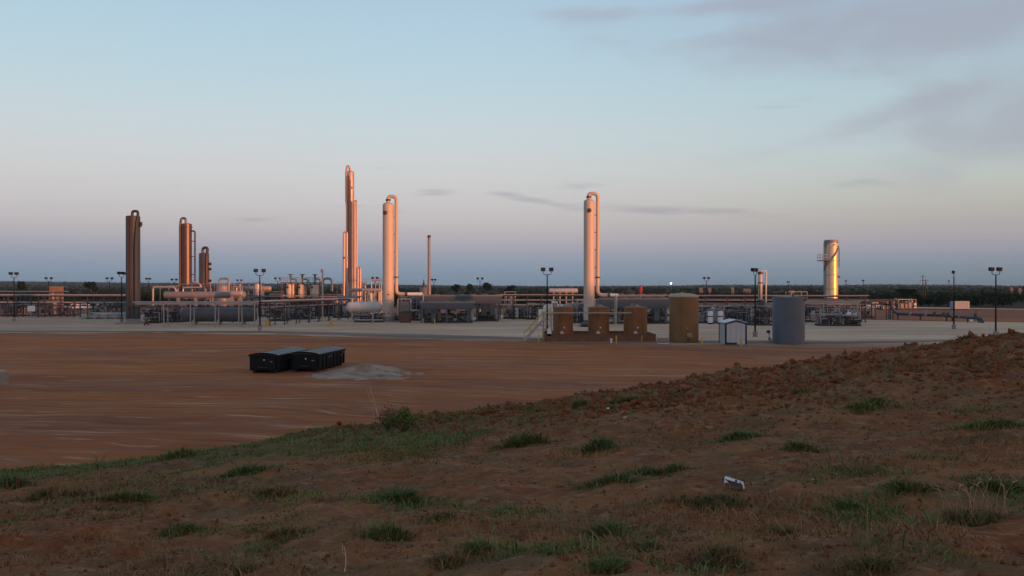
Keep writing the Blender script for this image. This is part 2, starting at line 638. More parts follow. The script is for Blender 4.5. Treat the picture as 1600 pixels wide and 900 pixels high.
# ------------------------------------------------------------------ the ground
def terrain():
    rings = [0.0, 0.6]
    r = 0.6
    while r < 62:
        r *= 1.0105 if r > 3 else 1.03
        rings.append(r)
    while r < 9000:
        r *= 1.045
        rings.append(r)
    rings = np.array(rings[1:])
    azf = np.linspace(R(-38), R(38), 620)
    azb = np.linspace(R(38), R(322), 200)[1:-1]
    az = np.concatenate([azf, azb])
    nr, na = len(rings), len(az)
    RR, AA = np.meshgrid(rings, az, indexing='ij')
    x = RR * np.sin(AA)
    y = RR * np.cos(AA)
    z = ground_z(x, y)
    co = np.stack([x, y, z], -1).reshape(-1, 3)
    i = np.arange(nr - 1)[:, None]
    j = np.arange(na)[None, :]
    j2 = (j + 1) % na
    q = np.stack([i * na + j, i * na + j2, (i + 1) * na + j2, (i + 1) * na + j], -1).reshape(-1, 4)
    q = q[:, ::-1]
    co = np.vstack([co, [[0, 0, gz(0, 0)]]])
    c = len(co) - 1
    tri = [(c, int((k + 1) % na), int(k)) for k in range(na)]
    me = bpy.data.meshes.new('ground')
    me.from_pydata(co.tolist(), [], q.tolist() + tri)
    me.update()
    me.shade_smooth()
    return me


def ground_mat(name, kind):
    m = bpy.data.materials.new(name)
    m.use_nodes = True
    t = m.node_tree
    b = t.nodes['Principled BSDF']
    b.inputs['Specular IOR Level'].default_value = 0.15
    b.inputs['Roughness'].default_value = 0.95
    ge = t.nodes.new('ShaderNodeNewGeometry')
    pos = ge.outputs['Position']
    sp = t.nodes.new('ShaderNodeSeparateXYZ')
    t.links.new(pos, sp.inputs[0])

    def noise(scale, det=5, sx=1.0, sy=1.0, rough=0.55):
        mp = t.nodes.new('ShaderNodeMapping')
        mp.inputs['Scale'].default_value = (sx, sy, 1)
        t.links.new(pos, mp.inputs[0])
        n = t.nodes.new('ShaderNodeTexNoise')
        n.inputs['Scale'].default_value = scale
        n.inputs['Detail'].default_value = det
        n.inputs['Roughness'].default_value = rough
        t.links.new(mp.outputs[0], n.inputs['Vector'])
        return n.outputs[0]

    def rng(src, lo, hi):
        r = t.nodes.new('ShaderNodeMapRange')
        r.interpolation_type = 'SMOOTHSTEP'
        r.inputs[1].default_value = lo
        r.inputs[2].default_value = hi
        t.links.new(src, r.inputs[0])
        return r.outputs[0]
    bmp = []
    if kind == 'ground':
        soil = mixc(t, rng(noise(0.35), 0.35, 0.65), (0.215, 0.070, 0.020), (0.270, 0.112, 0.040))
        soil = mixc(t, rng(noise(1.7, 6), 0.45, 0.72), soil, (0.150, 0.048, 0.022))
        soil = mixc(t, mth(t, 'MULTIPLY', rng(noise(6.0, 5), 0.5, 0.75), 0.6), soil, (0.33, 0.19, 0.11))
        soil = mixc(t, mth(t, 'MULTIPLY', rng(noise(0.8, 7, 1, 1.6, 0.65), 0.47, 0.62), 0.6), soil, (0.10, 0.082, 0.036))
        soil = mixc(t, mth(t, 'MULTIPLY', rng(noise(38, 3), 0.5, 0.72), 0.35), soil, (0.05, 0.022, 0.014))
        soil = mixc(t, mth(t, 'MULTIPLY', rng(noise(3.2, 7, 1, 1.3, 0.7), 0.53, 0.66), 0.55), soil, (0.36, 0.19, 0.10))
        soil = mixc(t, mth(t, 'MULTIPLY', rng(noise(4.1, 7, 1.2, 1.5, 0.7), 0.55, 0.66), 0.6), soil, (0.10, 0.036, 0.018))
        grn = mth(t, 'MULTIPLY', rng(mth(t, 'ADD', sp.outputs[0], mth(t, 'MULTIPLY', noise(0.3, 4), 9.0)), 9, -1), rng(mth(t, 'ADD', sp.outputs[1], mth(t, 'MULTIPLY', noise(0.3, 4), 9.0)), 19, 26))
        soil = mixc(t, mth(t, 'MULTIPLY', grn, 0.6), soil, (0.085, 0.080, 0.034))
        # distance: beyond the yard the plain is dark scrub floor
        rad = t.nodes.new('ShaderNodeVectorMath')
        rad.operation = 'LENGTH'
        t.links.new(pos, rad.inputs[0])
        plain = mixc(t, rng(noise(0.012, 5, 1, 0.4), 0.4, 0.62), (0.013, 0.018, 0.010), (0.030, 0.030, 0.017))
        fac = rng(rad.outputs['Value'], 235, 330)
        colr = mixc(t, fac, soil, plain)
        bmp = [(noise(2.2, 6), 0.6, 0.10), (noise(22, 5), 0.7, 0.025)]
    elif kind == 'dirt':
        colr = mixc(t, rng(noise(0.06, 5, 0.5, 2.2), 0.36, 0.64), (0.36, 0.102, 0.022), (0.42, 0.155, 0.048))
        colr = mixc(t, mth(t, 'MULTIPLY', rng(noise(0.05, 5, 0.45, 3.0), 0.5, 0.68), 0.75), colr, (0.19, 0.105, 0.075))
        colr = mixc(t, mth(t, 'MULTIPLY', rng(noise(0.11, 6, 0.22, 2.6), 0.60, 0.72), 0.6), colr, (0.34, 0.20, 0.13))
        colr = mixc(t, mth(t, 'MULTIPLY', rng(noise(1.0, 6, 0.3, 1.4), 0.52, 0.75), 0.4), colr, (0.13, 0.045, 0.02))
        # brighter, more orange towards the gravel edge, pinkish brown near the mound
        far = rng(mth(t, 'ADD', sp.outputs[1], mth(t, 'MULTIPLY', noise(0.05, 4), 60.0)), 88, 132)
        colr = mixc(t, mth(t, 'MULTIPLY', far, 0.65), colr, (0.46, 0.135, 0.030))
        neary = rng(mth(t, 'ADD', sp.outputs[1], mth(t, 'MULTIPLY', noise(0.06, 4), 30.0)), 88, 56)
        colr = mixc(t, mth(t, 'MULTIPLY', neary, 0.7), colr, (0.31, 0.100, 0.034))
        # graded and driven streaks bending across the yard
        sb = t.nodes.new('ShaderNodeVectorMath')
        sb.operation = 'SUBTRACT'
        t.links.new(pos, sb.inputs[0])
        sb.inputs[1].default_value = (-45, -110, 0)
        rl = t.nodes.new('ShaderNodeVectorMath')
        rl.operation = 'LENGTH'
        t.links.new(sb.outputs[0], rl.inputs[0])
        s2 = t.nodes.new('ShaderNodeSeparateXYZ')
        t.links.new(sb.outputs[0], s2.inputs[0])
        th = mth(t, 'ARCTAN2', s2.outputs[0], s2.outputs[1])
        rad = mth(t, 'ADD', rl.outputs['Value'], mth(t, 'MULTIPLY', noise(0.04, 3), 14.0))

        def arc(fr_, ft, det=5):
            cv = t.nodes.new('ShaderNodeCombineXYZ')
            t.links.new(mth(t, 'MULTIPLY', rad, fr_), cv.inputs[0])
            t.links.new(mth(t, 'MULTIPLY', th, ft), cv.inputs[1])
            n = t.nodes.new('ShaderNodeTexNoise')
            n.inputs['Scale'].default_value = 1
            n.inputs['Detail'].default_value = det
            n.inputs['Roughness'].default_value = .6
            t.links.new(cv.outputs[0], n.inputs['Vector'])
            return n.outputs[0]
        colr = mixc(t, mth(t, 'MULTIPLY', rng(arc(.33, 9), .46, .62), .75), colr, (0.25, 0.078, 0.030))
        colr = mixc(t, mth(t, 'MULTIPLY', rng(arc(.22, 7), .54, .68), .7), colr, (0.42, 0.195, 0.105))
        colr = mixc(t, mth(t, 'MULTIPLY', rng(arc(1.6, 30), .56, .66), .65), colr, (0.54, 0.31, 0.19))
        colr = mixc(t, mth(t, 'MULTIPLY', rng(arc(2.2, 12), .57, .66), .5), colr, (0.12, 0.045, 0.024))
        colr = mixc(t, mth(t, 'MULTIPLY', mth(t, 'MULTIPLY', rng(arc(2.6, 2.2, 2), .58, .64), rng(noise(0.05, 3), .42, .55)), .7), colr, (0.15, 0.055, 0.028))
        colr = mixc(t, mth(t, 'MULTIPLY', mth(t, 'MULTIPLY', rng(arc(1.9, 1.7, 2), .60, .65), rng(noise(0.04, 3), .45, .56)), .7), colr, (0.52, 0.28, 0.16))
        colr = mixc(t, mth(t, 'MULTIPLY', rng(noise(0.045, 5, .6, 1.3), .52, .66), .6), colr, (0.19, 0.085, 0.05))
        # wheel tracks following the yard
        wv = t.nodes.new('ShaderNodeTexWave')
        wv.bands_direction = 'Y'
        wv.inputs['Scale'].default_value = 0.12
        wv.inputs['Distortion'].default_value = 5
        wv.inputs['Detail'].default_value = 4
        wv.inputs['Detail Scale'].default_value = 0.3
        mp = t.nodes.new('ShaderNodeMapping')
        mp.inputs['Scale'].default_value = (0.35, 1, 1)
        mp.inputs['Rotation'].default_value = (0, 0, 0.12)
        t.links.new(pos, mp.inputs[0])
        t.links.new(mp.outputs[0], wv.inputs[0])
        colr = mixc(t, mth(t, 'MULTIPLY', rng(wv.outputs[1], 0.6, 0.95), 0.16), colr, (0.15, 0.058, 0.03))
        colr = mixc(t, mth(t, 'MULTIPLY', rng(noise(0.35, 7, 0.5, 1.5, 0.7), 0.5, 0.68), 0.5), colr, (0.30, 0.15, 0.085))
        bmp = [(noise(0.9, 6, 0.4, 1.6), 0.8, 0.15), (noise(9, 4), 0.5, 0.03)]
    elif kind == 'gravel':
        colr = mixc(t, rng(noise(0.045, 5, 0.6, 1.6), 0.35, 0.66), (0.50, 0.335, 0.21), (0.68, 0.485, 0.325))
        colr = mixc(t, mth(t, 'MULTIPLY', rng(noise(0.1, 5, 0.3, 2.4), 0.52, 0.7), 0.6), colr, (0.27, 0.155, 0.10))
        colr = mixc(t, mth(t, 'MULTIPLY', rng(noise(1.5, 5), 0.5, 0.75), 0.3), colr, (0.17, 0.13, 0.105))
        # left of the plant the gravel carries more red dust
        lf = rng(mth(t, 'ADD', sp.outputs[0], mth(t, 'MULTIPLY', noise(0.03, 4), 70.0)), 30, -80)
        colr = mixc(t, mth(t, 'MULTIPLY', lf, 0.45), colr, (0.29, 0.175, 0.12))
        edge = rng(mth(t, 'ADD', mth(t, 'ADD', sp.outputs[1], mth(t, 'MULTIPLY', sp.outputs[0], 0.22)), mth(t, 'MULTIPLY', noise(0.08, 4), 10.0)), 134, 113)
        colr = mixc(t, mth(t, 'MULTIPLY', edge, 0.95), colr, (0.27, 0.125, 0.065))
        colr = mixc(t, mth(t, 'MULTIPLY', rng(noise(0.25, 6, 0.12, 1.6), 0.52, 0.64), 0.5), colr, (0.50, 0.40, 0.31))
        bmp = [(noise(6, 5), 0.4, 0.03)]
    elif kind == 'road':
        colr = mixc(t, rng(noise(0.08, 5, 0.3, 2.0), 0.35, 0.66), (0.19, 0.14, 0.11), (0.27, 0.19, 0.14))
        bmp = [(noise(6, 5), 0.3, 0.03)]
    elif kind == 'pale':
        colr = mixc(t, rng(noise(0.6, 5), 0.3, 0.6), (0.24, 0.165, 0.11), (0.38, 0.285, 0.215))
        colr = mixc(t, mth(t, 'MULTIPLY', rng(noise(0.9, 5, 1, 2), 0.52, 0.66), 0.8), colr, (0.24, 0.12, 0.07))
        bmp = [(noise(8, 5), 0.5, 0.05)]
    elif kind == 'reddirt':
        colr = mixc(t, rng(noise(0.03, 5, 0.4, 2.0), 0.35, 0.66), (0.20, 0.085, 0.045), (0.27, 0.125, 0.065))
    t.links.new(colr, b.inputs['Base Color'])
    prev = None
    for h, st, dist in bmp:
        bp = t.nodes.new('ShaderNodeBump')
        bp.inputs['Strength'].default_value = st
        bp.inputs['Distance'].default_value = dist
        t.links.new(h, bp.inputs['Height'])
        if prev:
            t.links.new(prev, bp.inputs['Normal'])
        prev = bp.outputs[0]
    if prev:
        t.links.new(prev, b.inputs['Normal'])
    return m


def structure(name, me, m):
    if m:
        me.materials.clear()
        me.materials.append(m)
    o = link(name, me)
    o['kind'] = 'structure'
    return o


structure('ground', terrain(), ground_mat('soil', 'ground'))


def sheet(name, near, far, z, m, step=0.7):
    """flat strip between two outlines given as (x,y) lists going left to right, edges slightly ragged"""
    x0, x1 = near[0][0], near[-1][0]
    n = int((x1 - x0) / step) + 1
    xs = np.linspace(x0, x1, n)
    yn = np.interp(xs, [p[0] for p in near], [p[1] for p in near]) + 3.2 * fbm(xs, xs * 0 + z * 999, 11.0, 5, .6)
    yf = np.interp(xs, [p[0] for p in far], [p[1] for p in far]) + 1.6 * fbm(xs, xs * 0 + z * 555 + 7, 9.0, 4)
    co, q = [], []
    for i in range(n):
        co += [(xs[i], yn[i], z), (xs[i], yf[i], z)]
        if i:
            a = 2 * (i - 1)
            q.append((a, a + 2, a + 3, a + 1))
    me = bpy.data.meshes.new(name)
    me.from_pydata(co, [], q)
    me.update()
    return structure(name, me, m)


sheet('dirt_yard', [(-260, 20), (-60, 20), (-20, 30), (260, 30)], [(-260, 200), (260, 200)], 0.02, ground_mat('orange dirt', 'dirt'))
sheet('gravel_yard', [(-260, 138), (-80, 134), (-50, 133), (-24, 124), (0, 112), (20, 106), (36, 101), (60, 104), (120, 104), (260, 120)],
      [(-260, 232), (-120, 225), (0, 215), (80, 182), (110, 168), (140, 176), (260, 200)], 0.045, ground_mat('caliche gravel', 'gravel'))
sheet('gravel_road', [(-90, 137), (-40, 135), (-14, 123), (8, 113), (24, 110), (50, 110.5), (70, 114), (110, 124)],
      [(-90, 141), (-40, 139), (-14, 130), (8, 118), (24, 114.5), (50, 115), (70, 119), (110, 131)], 0.065, ground_mat('grey road', 'road'))
sheet('far_dirt_bank', [(-330, 226), (-60, 232), (40, 215), (78, 186), (110, 170), (140, 178), (300, 205)],
      [(-330, 300), (-60, 290), (40, 262), (140, 262), (300, 275)], 0.012, ground_mat('red dirt bank', 'reddirt'))
sheet('far_gravel_road', [(60, 300), (110, 290), (160, 262), (220, 258)], [(60, 330), (110, 320), (160, 272), (220, 264)], 0.03, ground_mat('pale far road', 'gravel'))

# grey spoil spread on the dirt beside the containers
def spoil():
    cx, cy = at(572, gd(583))
    n = 70
    xs = np.linspace(-5.0, 5.4, n)
    ys = np.linspace(-7.5, 7.5, n)
    X, Y = np.meshgrid(xs, ys, indexing='ij')
    rr = np.sqrt((X / (4.0 + 3.0 * fbm(X + 20, Y, 2.4, 4))) ** 2 + (Y / (5.2 + 4.0 * fbm(X, Y + 33, 2.4, 4))) ** 2)
    h = 0.75 * np.clip(1 - rr, -0.2, 1) * (0.5 + 1.3 * np.abs(fbm(X, Y, 1.3, 4))) + 0.10 * fbm(X, Y, 0.5, 3) * (rr < 1)
    h = np.where(X < -2.2, h * 0.4, h)
    co = np.stack([X, Y, h + 0.02], -1).reshape(-1, 3)
    i = np.arange(n - 1)[:, None]
    j = np.arange(n - 1)[None, :]
    q = np.stack([i * n + j, (i + 1) * n + j, (i + 1) * n + j + 1, i * n + j + 1], -1).reshape(-1, 4)
    me = bpy.data.meshes.new('gravel_pile')
    me.from_pydata(co.tolist(), [], q.tolist())
    me.materials.append(ground_mat('grey spoil', 'pale'))
    me.shade_smooth()
    o = link('gravel_pile', me, None, (cx, cy, 0))
    o['kind'] = 'stuff'
    o['label'] = 'low spread of pale grey gravel on the orange dirt beside the black containers'
    o['category'] = 'gravel pile'


spoil()


# ------------------------------------------------------------------ process columns
def ring_bands(mb, r, zs, w=0.06, t=0.02):
    for z in zs:
        mb.lathe([(r, z), (r + t, z + 0.005), (r + t, z + w - 0.005), (r, z + w)], n=28)


def column_shell(fr, root, x0, x1, ytop, zbase, m, head=0.5, bands=7, skirt=None, px_c=None):
    xc = fr.X((x0 + x1) / 2)
    r = (x1 - x0) / 2 * fr.k
    zt = fr.Z(ytop)
    a = MB().lathe(dome_prof(r, zbase, zt, head, 6, False), (xc, 0, 0), 36)
    part('shell', a, m, root)
    if bands:
        for k in range(bands):
            z = zbase + (zt - zbase) * (k + 0.6) / (bands + 0.3)
            part('band', MB().lathe([(r - .01, z), (r + .018, z + .005), (r + .018, z + .075), (r - .01, z + .08)], (xc, 0, 0), 32), m, root)
    if skirt:
        part('skirt', MB().lathe([(r + .12, 0), (r + .12, .35), (r + .03, .36), (r + .03, zbase)], (xc, 0, 0), 32), skirt, root)
    return xc, r, zt


def manway(root, x, y, z, r, m=None, tilt=0):
    mb = MB().lathe([(r, 0), (r, .22), (r * 1.25, .22), (r * 1.25, .34), (r * .4, .40)], (0, 0, 0), 16, 'y')
    mb.v = [(v[0] + x, y - v[1], v[2] + z) for v in mb.v]
    mb.f = [q[::-1] for q in mb.f]
    return part('manway', mb, m or STEELD, root)


def column_things():
    # far left grey column
    f = F(208, 166)
    t = thing('process_column', 'tall weathered grey-brown column at the far left with pipe loop on its crown', 'process column', f.loc)
    xc, r, zt = column_shell(f, t, 197.5, 218.5, 337, 1.0, DARKCOL, 0.12, 6, CONC)
    part('overhead_pipe', MB().tube(fillet([(f.X(207), 0, zt - .2), (f.X(207), -.1, f.Z(330)), (f.X(217.5), -.3, f.Z(330)), (f.X(217.5), -.9, f.Z(345)), (f.X(217), -1.35, f.Z(380)), (f.X(217), -1.35, 1.2)], .7), .26), DARKCOL, t)
    part('manway', MB().box(f.X(218), f.X(222), -.5, .2, f.Z(353), f.Z(347)).cyl((f.X(220), -.1, f.Z(355)), .2, .6, 10), STEELD, t)
    part('nozzle', MB().cyl((f.X(196), -.2, f.Z(428)), .18, .5, 8, 'x'), STEELD, t)
    part('ladder', MB().bar((f.X(205), -1.42, 1.2), (f.X(205), -1.42, zt), .06).bar((f.X(208.6), -1.42, 1.2), (f.X(208.6), -1.42, zt), .06), RUSTST, t)
    part('base_slab', MB().box(-2.6, 2.2, -1.8, 1.8, 0.03, 0.3), CONC, t)

    f = F(291, 200)
    t = thing('process_column', 'reddish metal column with a pipe loop turned left, taller one of the left pair', 'process column', f.loc)
    xc, r, zt = column_shell(f, t, 284, 299.5, 349, 1.0, BRONZE, 0.18, 6, CONC)
    part('overhead_pipe', MB().tube(fillet([(f.X(290.5), 0, zt - .2), (f.X(290.5), 0, f.Z(341)), (f.X(283.7), -.2, f.Z(341)), (f.X(283.3), -.6, f.Z(352)), (f.X(283.3), -.6, 2.0)], .8), .28), BRONZE, t)
    part('side_pipe', MB().tube(fillet([(f.X(298), -.3, f.Z(361)), (f.X(305.5), -.3, f.Z(361)), (f.X(305.5), -.3, 2)], .5), .2), BRONZE, t)
    for y in (377, 401, 429):
        part('pipe_bracket', MB().bar((f.X(298), -.3, f.Z(y)), (f.X(306), -.3, f.Z(y)), .18), STEELD, t)
    part('ladder', MB().bar((f.X(289), -1.32, 1.2), (f.X(289), -1.32, zt - .4), .07).bar((f.X(292), -1.34, 1.2), (f.X(292), -1.34, zt - .4), .07), RUSTST, t)
    part('top_ring', MB().lathe([(r + .02, zt - 1.0), (r + .12, zt - .98), (r + .12, zt - .8), (r + .02, zt - .78)], (xc, 0, 0), 32), BRONZE, t)

    f = F(319, 206)
    t = thing('process_column', 'short reddish metal column with round pipe loop on top, shorter one of the left pair', 'process column', f.loc)
    xc, r, zt = column_shell(f, t, 311, 326.5, 395, 1.0, BRONZE, 0.2, 4, CONC)
    part('overhead_pipe', MB().tube(fillet([(f.X(317), 0, zt - .2), (f.X(317), -.1, f.Z(387)), (f.X(325.5), -.3, f.Z(387)), (f.X(325.5), -1.1, f.Z(400)), (f.X(325.5), -1.1, 2)], 1.0), .34), BRONZE, t)
    for y in (411, 419, 437):
        part('manway', MB().cyl((f.X(326), -.2, f.Z(y + 1.5)), .3, .7, 12, 'x'), STEELD, t)
    part('side_pipe', MB().tube([(f.X(328.5), 0, f.Z(408)), (f.X(328.5), 0, 2)], .1), PIPEM, t)

    # tall slender pair
    f = F(546, 212)
    t = thing('process_column', 'tallest slender coppery column with a hooked pipe running down its left side', 'process column', f.loc)
    zt = f.Z(267)
    r1, r2 = 6.2 * f.k, 5.0 * f.k
    prof = [(r2, 1.0), (r2, f.Z(316)), (r1, f.Z(309))] + dome_prof(r1, f.Z(309), zt, .5, 5, False)[1:]
    part('shell', MB().lathe(prof, (f.X(547.3), 0, 0), 32), COPPER, t)
    for y in (285, 305, 330, 355, 380, 405, 428):
        rr = r1 if y < 309 else r2
        z = f.Z(y)
        part('band', MB().lathe([(rr - .01, z), (rr + .03, z + .01), (rr + .03, z + .12), (rr - .01, z + .13)], (f.X(547.3), 0, 0), 28), COPPER, t)
    part('overhead_pipe', MB().tube(fillet([(f.X(547), 0, zt - .2), (f.X(546.6), -.4, f.Z(260)), (f.X(543.0), -.5, f.Z(260)), (f.X(541.6), -.5, f.Z(272)), (f.X(541.6), -.5, f.Z(314)), (f.X(543), -.6, f.Z(322)), (f.X(543), -.6, f.Z(438))], .7), .27), COPPER, t)
    part('side_pipe', MB().tube(fillet([(f.X(546.6), -1.15, f.Z(275)), (f.X(546.6), -1.2, f.Z(440))], .4), .16), RUSTST, t)
    part('side_pipe', MB().tube(fillet([(f.X(549.6), -1.12, f.Z(282)), (f.X(549.9), -1.1, f.Z(440))], .4), .12), COPPER, t)
    part('manway', MB().cyl((f.X(550), -1.15, f.Z(294)), .3, .4, 10, 'y'), STEELD, t)
    part('skirt', MB().cyl((f.X(547.3), 0, 0), r2 + .1, 1.05, 24), CONC, t)

    f = F(556, 210)
    t = thing('process_column', 'slender coppery column with curled pipe top, immediately right of the tallest one', 'process column', f.loc)
    part('shell', MB().lathe(dome_prof(2.0 * f.k, .4, f.Z(319), .8, 5, False), (f.X(554.2), 0, 0), 20), COPPER, t)
    part('overhead_pipe', MB().tube(fillet([(f.X(554), 0, f.Z(320)), (f.X(553.7), 0, f.Z(314)), (f.X(557.4), 0, f.Z(314)), (f.X(557.4), 0, f.Z(325)), (f.X(557.2), 0, f.Z(430)), (f.X(557.2), 0, 1)], .4), .24), COPPER, t)
    for y in (350, 380, 405, 425):
        part('pipe_bracket', MB().bar((f.X(553.5), 0, f.Z(y)), (f.X(557.6), 0, f.Z(y)), .2), STEELD, t)
    f = F(539, 208)
    t = thing('process_column', 'shorter twin-pipe copper exchanger standing immediately left of the tallest column', 'process column', f.loc)
    part('shell', MB().lathe(dome_prof(1.9 * f.k, .4, f.Z(367), .6, 5, False), (f.X(537.5), 0, 0), 20), COPPER, t)
    part('overhead_pipe', MB().tube(fillet([(f.X(537.5), 0, f.Z(368)), (f.X(537.5), 0, f.Z(363)), (f.X(542), 0, f.Z(363)), (f.X(542), 0, f.Z(372)), (f.X(542), 0, 1)], .5), .26), COPPER, t)
    part('collar', MB().cyl((f.X(540), 0, f.Z(404)), .7, .4, 14).bar((f.X(537), 0, f.Z(401)), (f.X(542.5), 0, f.Z(401)), .2), PIPEM, t)
    f = F(562, 205)
    t = thing('process_column', 'low coppery vertical pipe loop beside the tall columns\' right foot', 'pipe', f.loc)
    part('pipe', MB().tube(fillet([(f.X(559), 0, 1), (f.X(559), 0, f.Z(418)), (f.X(563), 0, f.Z(418)), (f.X(563), 0, 1)], .6), .24), COPPER, t)

    # central tall column
    f = F(607, 174)
    t = thing('process_column', 'tall pink-lit cylindrical column with dark porthole and full-height return pipe, above the dark base left of the thin stack', 'process column', f.loc)
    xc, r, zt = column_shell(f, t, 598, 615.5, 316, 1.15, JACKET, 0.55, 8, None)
    part('skirt', MB().lathe([(r + .1, .03), (r + .1, .25), (r + .02, .26), (r + .02, 1.16)], (xc, 0, 0), 32), VGREY, t)
    part('overhead_pipe', MB().tube(fillet([(f.X(606.5), 0, zt - .1), (f.X(606.5), 0, f.Z(307)), (f.X(619.3), 0, f.Z(307)), (f.X(619.3), 0, f.Z(330)), (f.X(619.3), 0, f.Z(459.5)), (f.X(634), 0, f.Z(459.5))], 1.0, 6), .36, 14), JACKET, t)
    part('flange', MB().cyl((f.X(619.3), 0, f.Z(434)), .5, .25, 16), STEELD, t)
    part('flange', MB().cyl((f.X(606.5), 0, f.Z(314)), .5, .35, 16), STEELD, t)
    for y in (339, 366, 393, 420):
        part('pipe_bracket', MB().bar((f.X(615), 0, f.Z(y)), (f.X(618.5), 0, f.Z(y)), .16), STEELD, t)
    manway(t, f.X(603), -r * .86, f.Z(333), .34)
    for (a, y) in ((608.5, 460), (608.5, 489), (602.5, 490)):
        part('nozzle', MB().cyl((f.X(a), -r - .16, f.Z(y)), .13, .35, 10, 'y'), RUSTST, t)
    part('base_slab', MB().box(-1.9, 1.9, -1.7, 1.7, 0.03, 0.2), CONC, t)
    part('lagged_pipe', MB().tube([(f.X(636), 0, f.Z(459.5)), (f.X(660), 0, f.Z(459.5))], .34, 14), WHITE, t)
    part('flange', MB().cyl((f.X(633.6), 0, f.Z(459.5)), .48, .4, 14, 'x'), STEELD, t)
    part('pipe', MB().tube(fillet([(f.X(661.5), 0, f.Z(459)), (f.X(661), 0, f.Z(474)), (f.X(661), .5, f.Z(490))], .3), .15), PIPEL, t)

    f = F(921, 155)
    t = thing('process_column', 'tall pink-lit cylindrical column with dark porthole and return pipe, standing behind the low brown tanks', 'process column', f.loc)
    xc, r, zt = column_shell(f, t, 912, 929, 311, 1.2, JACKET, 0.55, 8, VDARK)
    part('overhead_pipe', MB().tube(fillet([(f.X(920), 0, zt - .1), (f.X(920), 0, f.Z(302.5)), (f.X(933.8), 0, f.Z(302.5)), (f.X(933.8), 0, f.Z(330)), (f.X(933.8), 0, f.Z(461)), (f.X(950), 0, f.Z(461))], 1.0, 6), .33, 14), JACKET, t)
    part('flange', MB().cyl((f.X(933.8), 0, f.Z(434.5)), .46, .25, 16), STEELD, t)
    part('flange', MB().cyl((f.X(920), 0, f.Z(309.5)), .45, .35, 16), STEELD, t)
    for y in (336, 363, 390.5, 418, 462):
        part('pipe_bracket', MB().bar((f.X(928.6), 0, f.Z(y)), (f.X(933), 0, f.Z(y)), .15), STEELD, t)
    manway(t, f.X(920), -r * .95, f.Z(329.5), .30)
    part('base_slab', MB().box(-1.9, 2.2, -1.7, 1.7, 0.07, 0.24), CONC, t)
    part('flange', MB().cyl((f.X(950), 0, f.Z(461)), .45, .3, 14, 'x'), STEELD, t)
    part('lagged_pipe', MB().tube([(f.X(952), 0, f.Z(461)), (f.X(966), 0, f.Z(461))], .3, 14), WHITE, t)
    part('pipe', MB().tube(fillet([(f.X(962), 0, f.Z(460)), (f.X(962), 0, f.Z(474)), (f.X(962), .6, .5)], .3), .3, 12), PIPEL, t)
    part('saddle_pipe', MB().lathe(dome_prof(.9, .1, 1.0, .6, 4, True), (f.X(913), -1.9, 0), 16), VDARK, t)

    # exhaust stack
    f = F(670, 186)
    t = thing('exhaust_stack', 'thin pinkish exhaust stack with a black cap and a slim line beside it', 'stack', f.loc)
    part('stack_pipe', MB().tube([(f.X(670.8), 0, f.Z(470)), (f.X(670.5), 0, f.Z(368))], [.36, .27], 16), VGREY, t)
    part('cap', MB().lathe([(.27, 0), (.36, .02), (.36, .55), (.27, .56)], (f.X(670.5), 0, f.Z(371.5)), 16), STEELD, t)
    part('side_pipe', MB().tube([(f.X(667.4), 0, f.Z(470)), (f.X(667.6), 0, f.Z(371))], .07, 6), WHITE, t)
    part('base_duct', MB().box(f.X(656), f.X(668), -.8, .8, f.Z(463), f.Z(449)).box(f.X(658), f.X(676), -.7, .9, f.Z(500), f.Z(463)), VGREY, t)
    part('vent', MB().cyl((f.X(662), 0, f.Z(449)), .25, .8, 10).lathe([(.3, 0), (.1, .3), (.1, .9)], (f.X(662), 0, f.Z(443.5)), 10), STEELD, t)

    # silver column at right with spiral pipe
    f = F(1299, 182)
    t = thing('process_column', 'stout silver column lit golden low down, with curving pipes and a side platform', 'process column', f.loc)
    xc, r, zt = column_shell(f, t, 1288.6, 1308.5, 377.5, 1.0, SILVER, 0.05, 0, CONC)
    part('top_ring', MB().lathe([(r - .3, zt), (r - .3, zt + .35), (r + .02, zt + .32), (r + .16, zt - .1), (r + .12, zt - .3), (r, zt - .32)], (xc, 0, 0), 36), VGREY, t)
    for k in range(5):  # added thin arcs carry the painted golden reflection
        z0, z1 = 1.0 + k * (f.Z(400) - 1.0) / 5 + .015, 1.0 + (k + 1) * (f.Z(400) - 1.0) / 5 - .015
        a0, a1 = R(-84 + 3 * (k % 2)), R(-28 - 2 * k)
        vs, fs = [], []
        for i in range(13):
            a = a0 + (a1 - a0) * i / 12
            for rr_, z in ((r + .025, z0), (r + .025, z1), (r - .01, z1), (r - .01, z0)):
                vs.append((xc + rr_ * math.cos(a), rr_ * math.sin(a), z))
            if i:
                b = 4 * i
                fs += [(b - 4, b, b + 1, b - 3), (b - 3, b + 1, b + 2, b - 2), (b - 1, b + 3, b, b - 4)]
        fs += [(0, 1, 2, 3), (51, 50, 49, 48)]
        part('glow_panel', MB().add(vs, fs), GLOWJ, t)
    for y in (408, 430, 452):
        z = f.Z(y)
        part('band', MB().lathe([(r - .01, z), (r + .05, z + .01), (r + .05, z + .11), (r - .01, z + .12)], (xc, 0, 0), 36), VGREY, t)
    # jacket panels: seams as thin upright battens
    for k in range(-3, 4):
        a = -math.pi / 2 + k * .42
        part('seam', MB().bar((xc + (r + .01) * math.cos(a), (r + .01) * math.sin(a), 1.2), (xc + (r + .01) * math.cos(a), (r + .01) * math.sin(a), zt - .4), .035), SILVER, t)
    def helix(a0, a1, y0, y1, rad=.13, n=26, rr=None):
        pts = []
        for k in range(n + 1):
            q = k / n
            a = R(a0 + (a1 - a0) * q)
            s = q * q * (3 - 2 * q)
            pts.append((xc + (r + .16) * math.cos(a), (r + .16) * math.sin(a), f.Z(y0 + (y1 - y0) * s)))
        return MB().tube(pts, rad, 8)
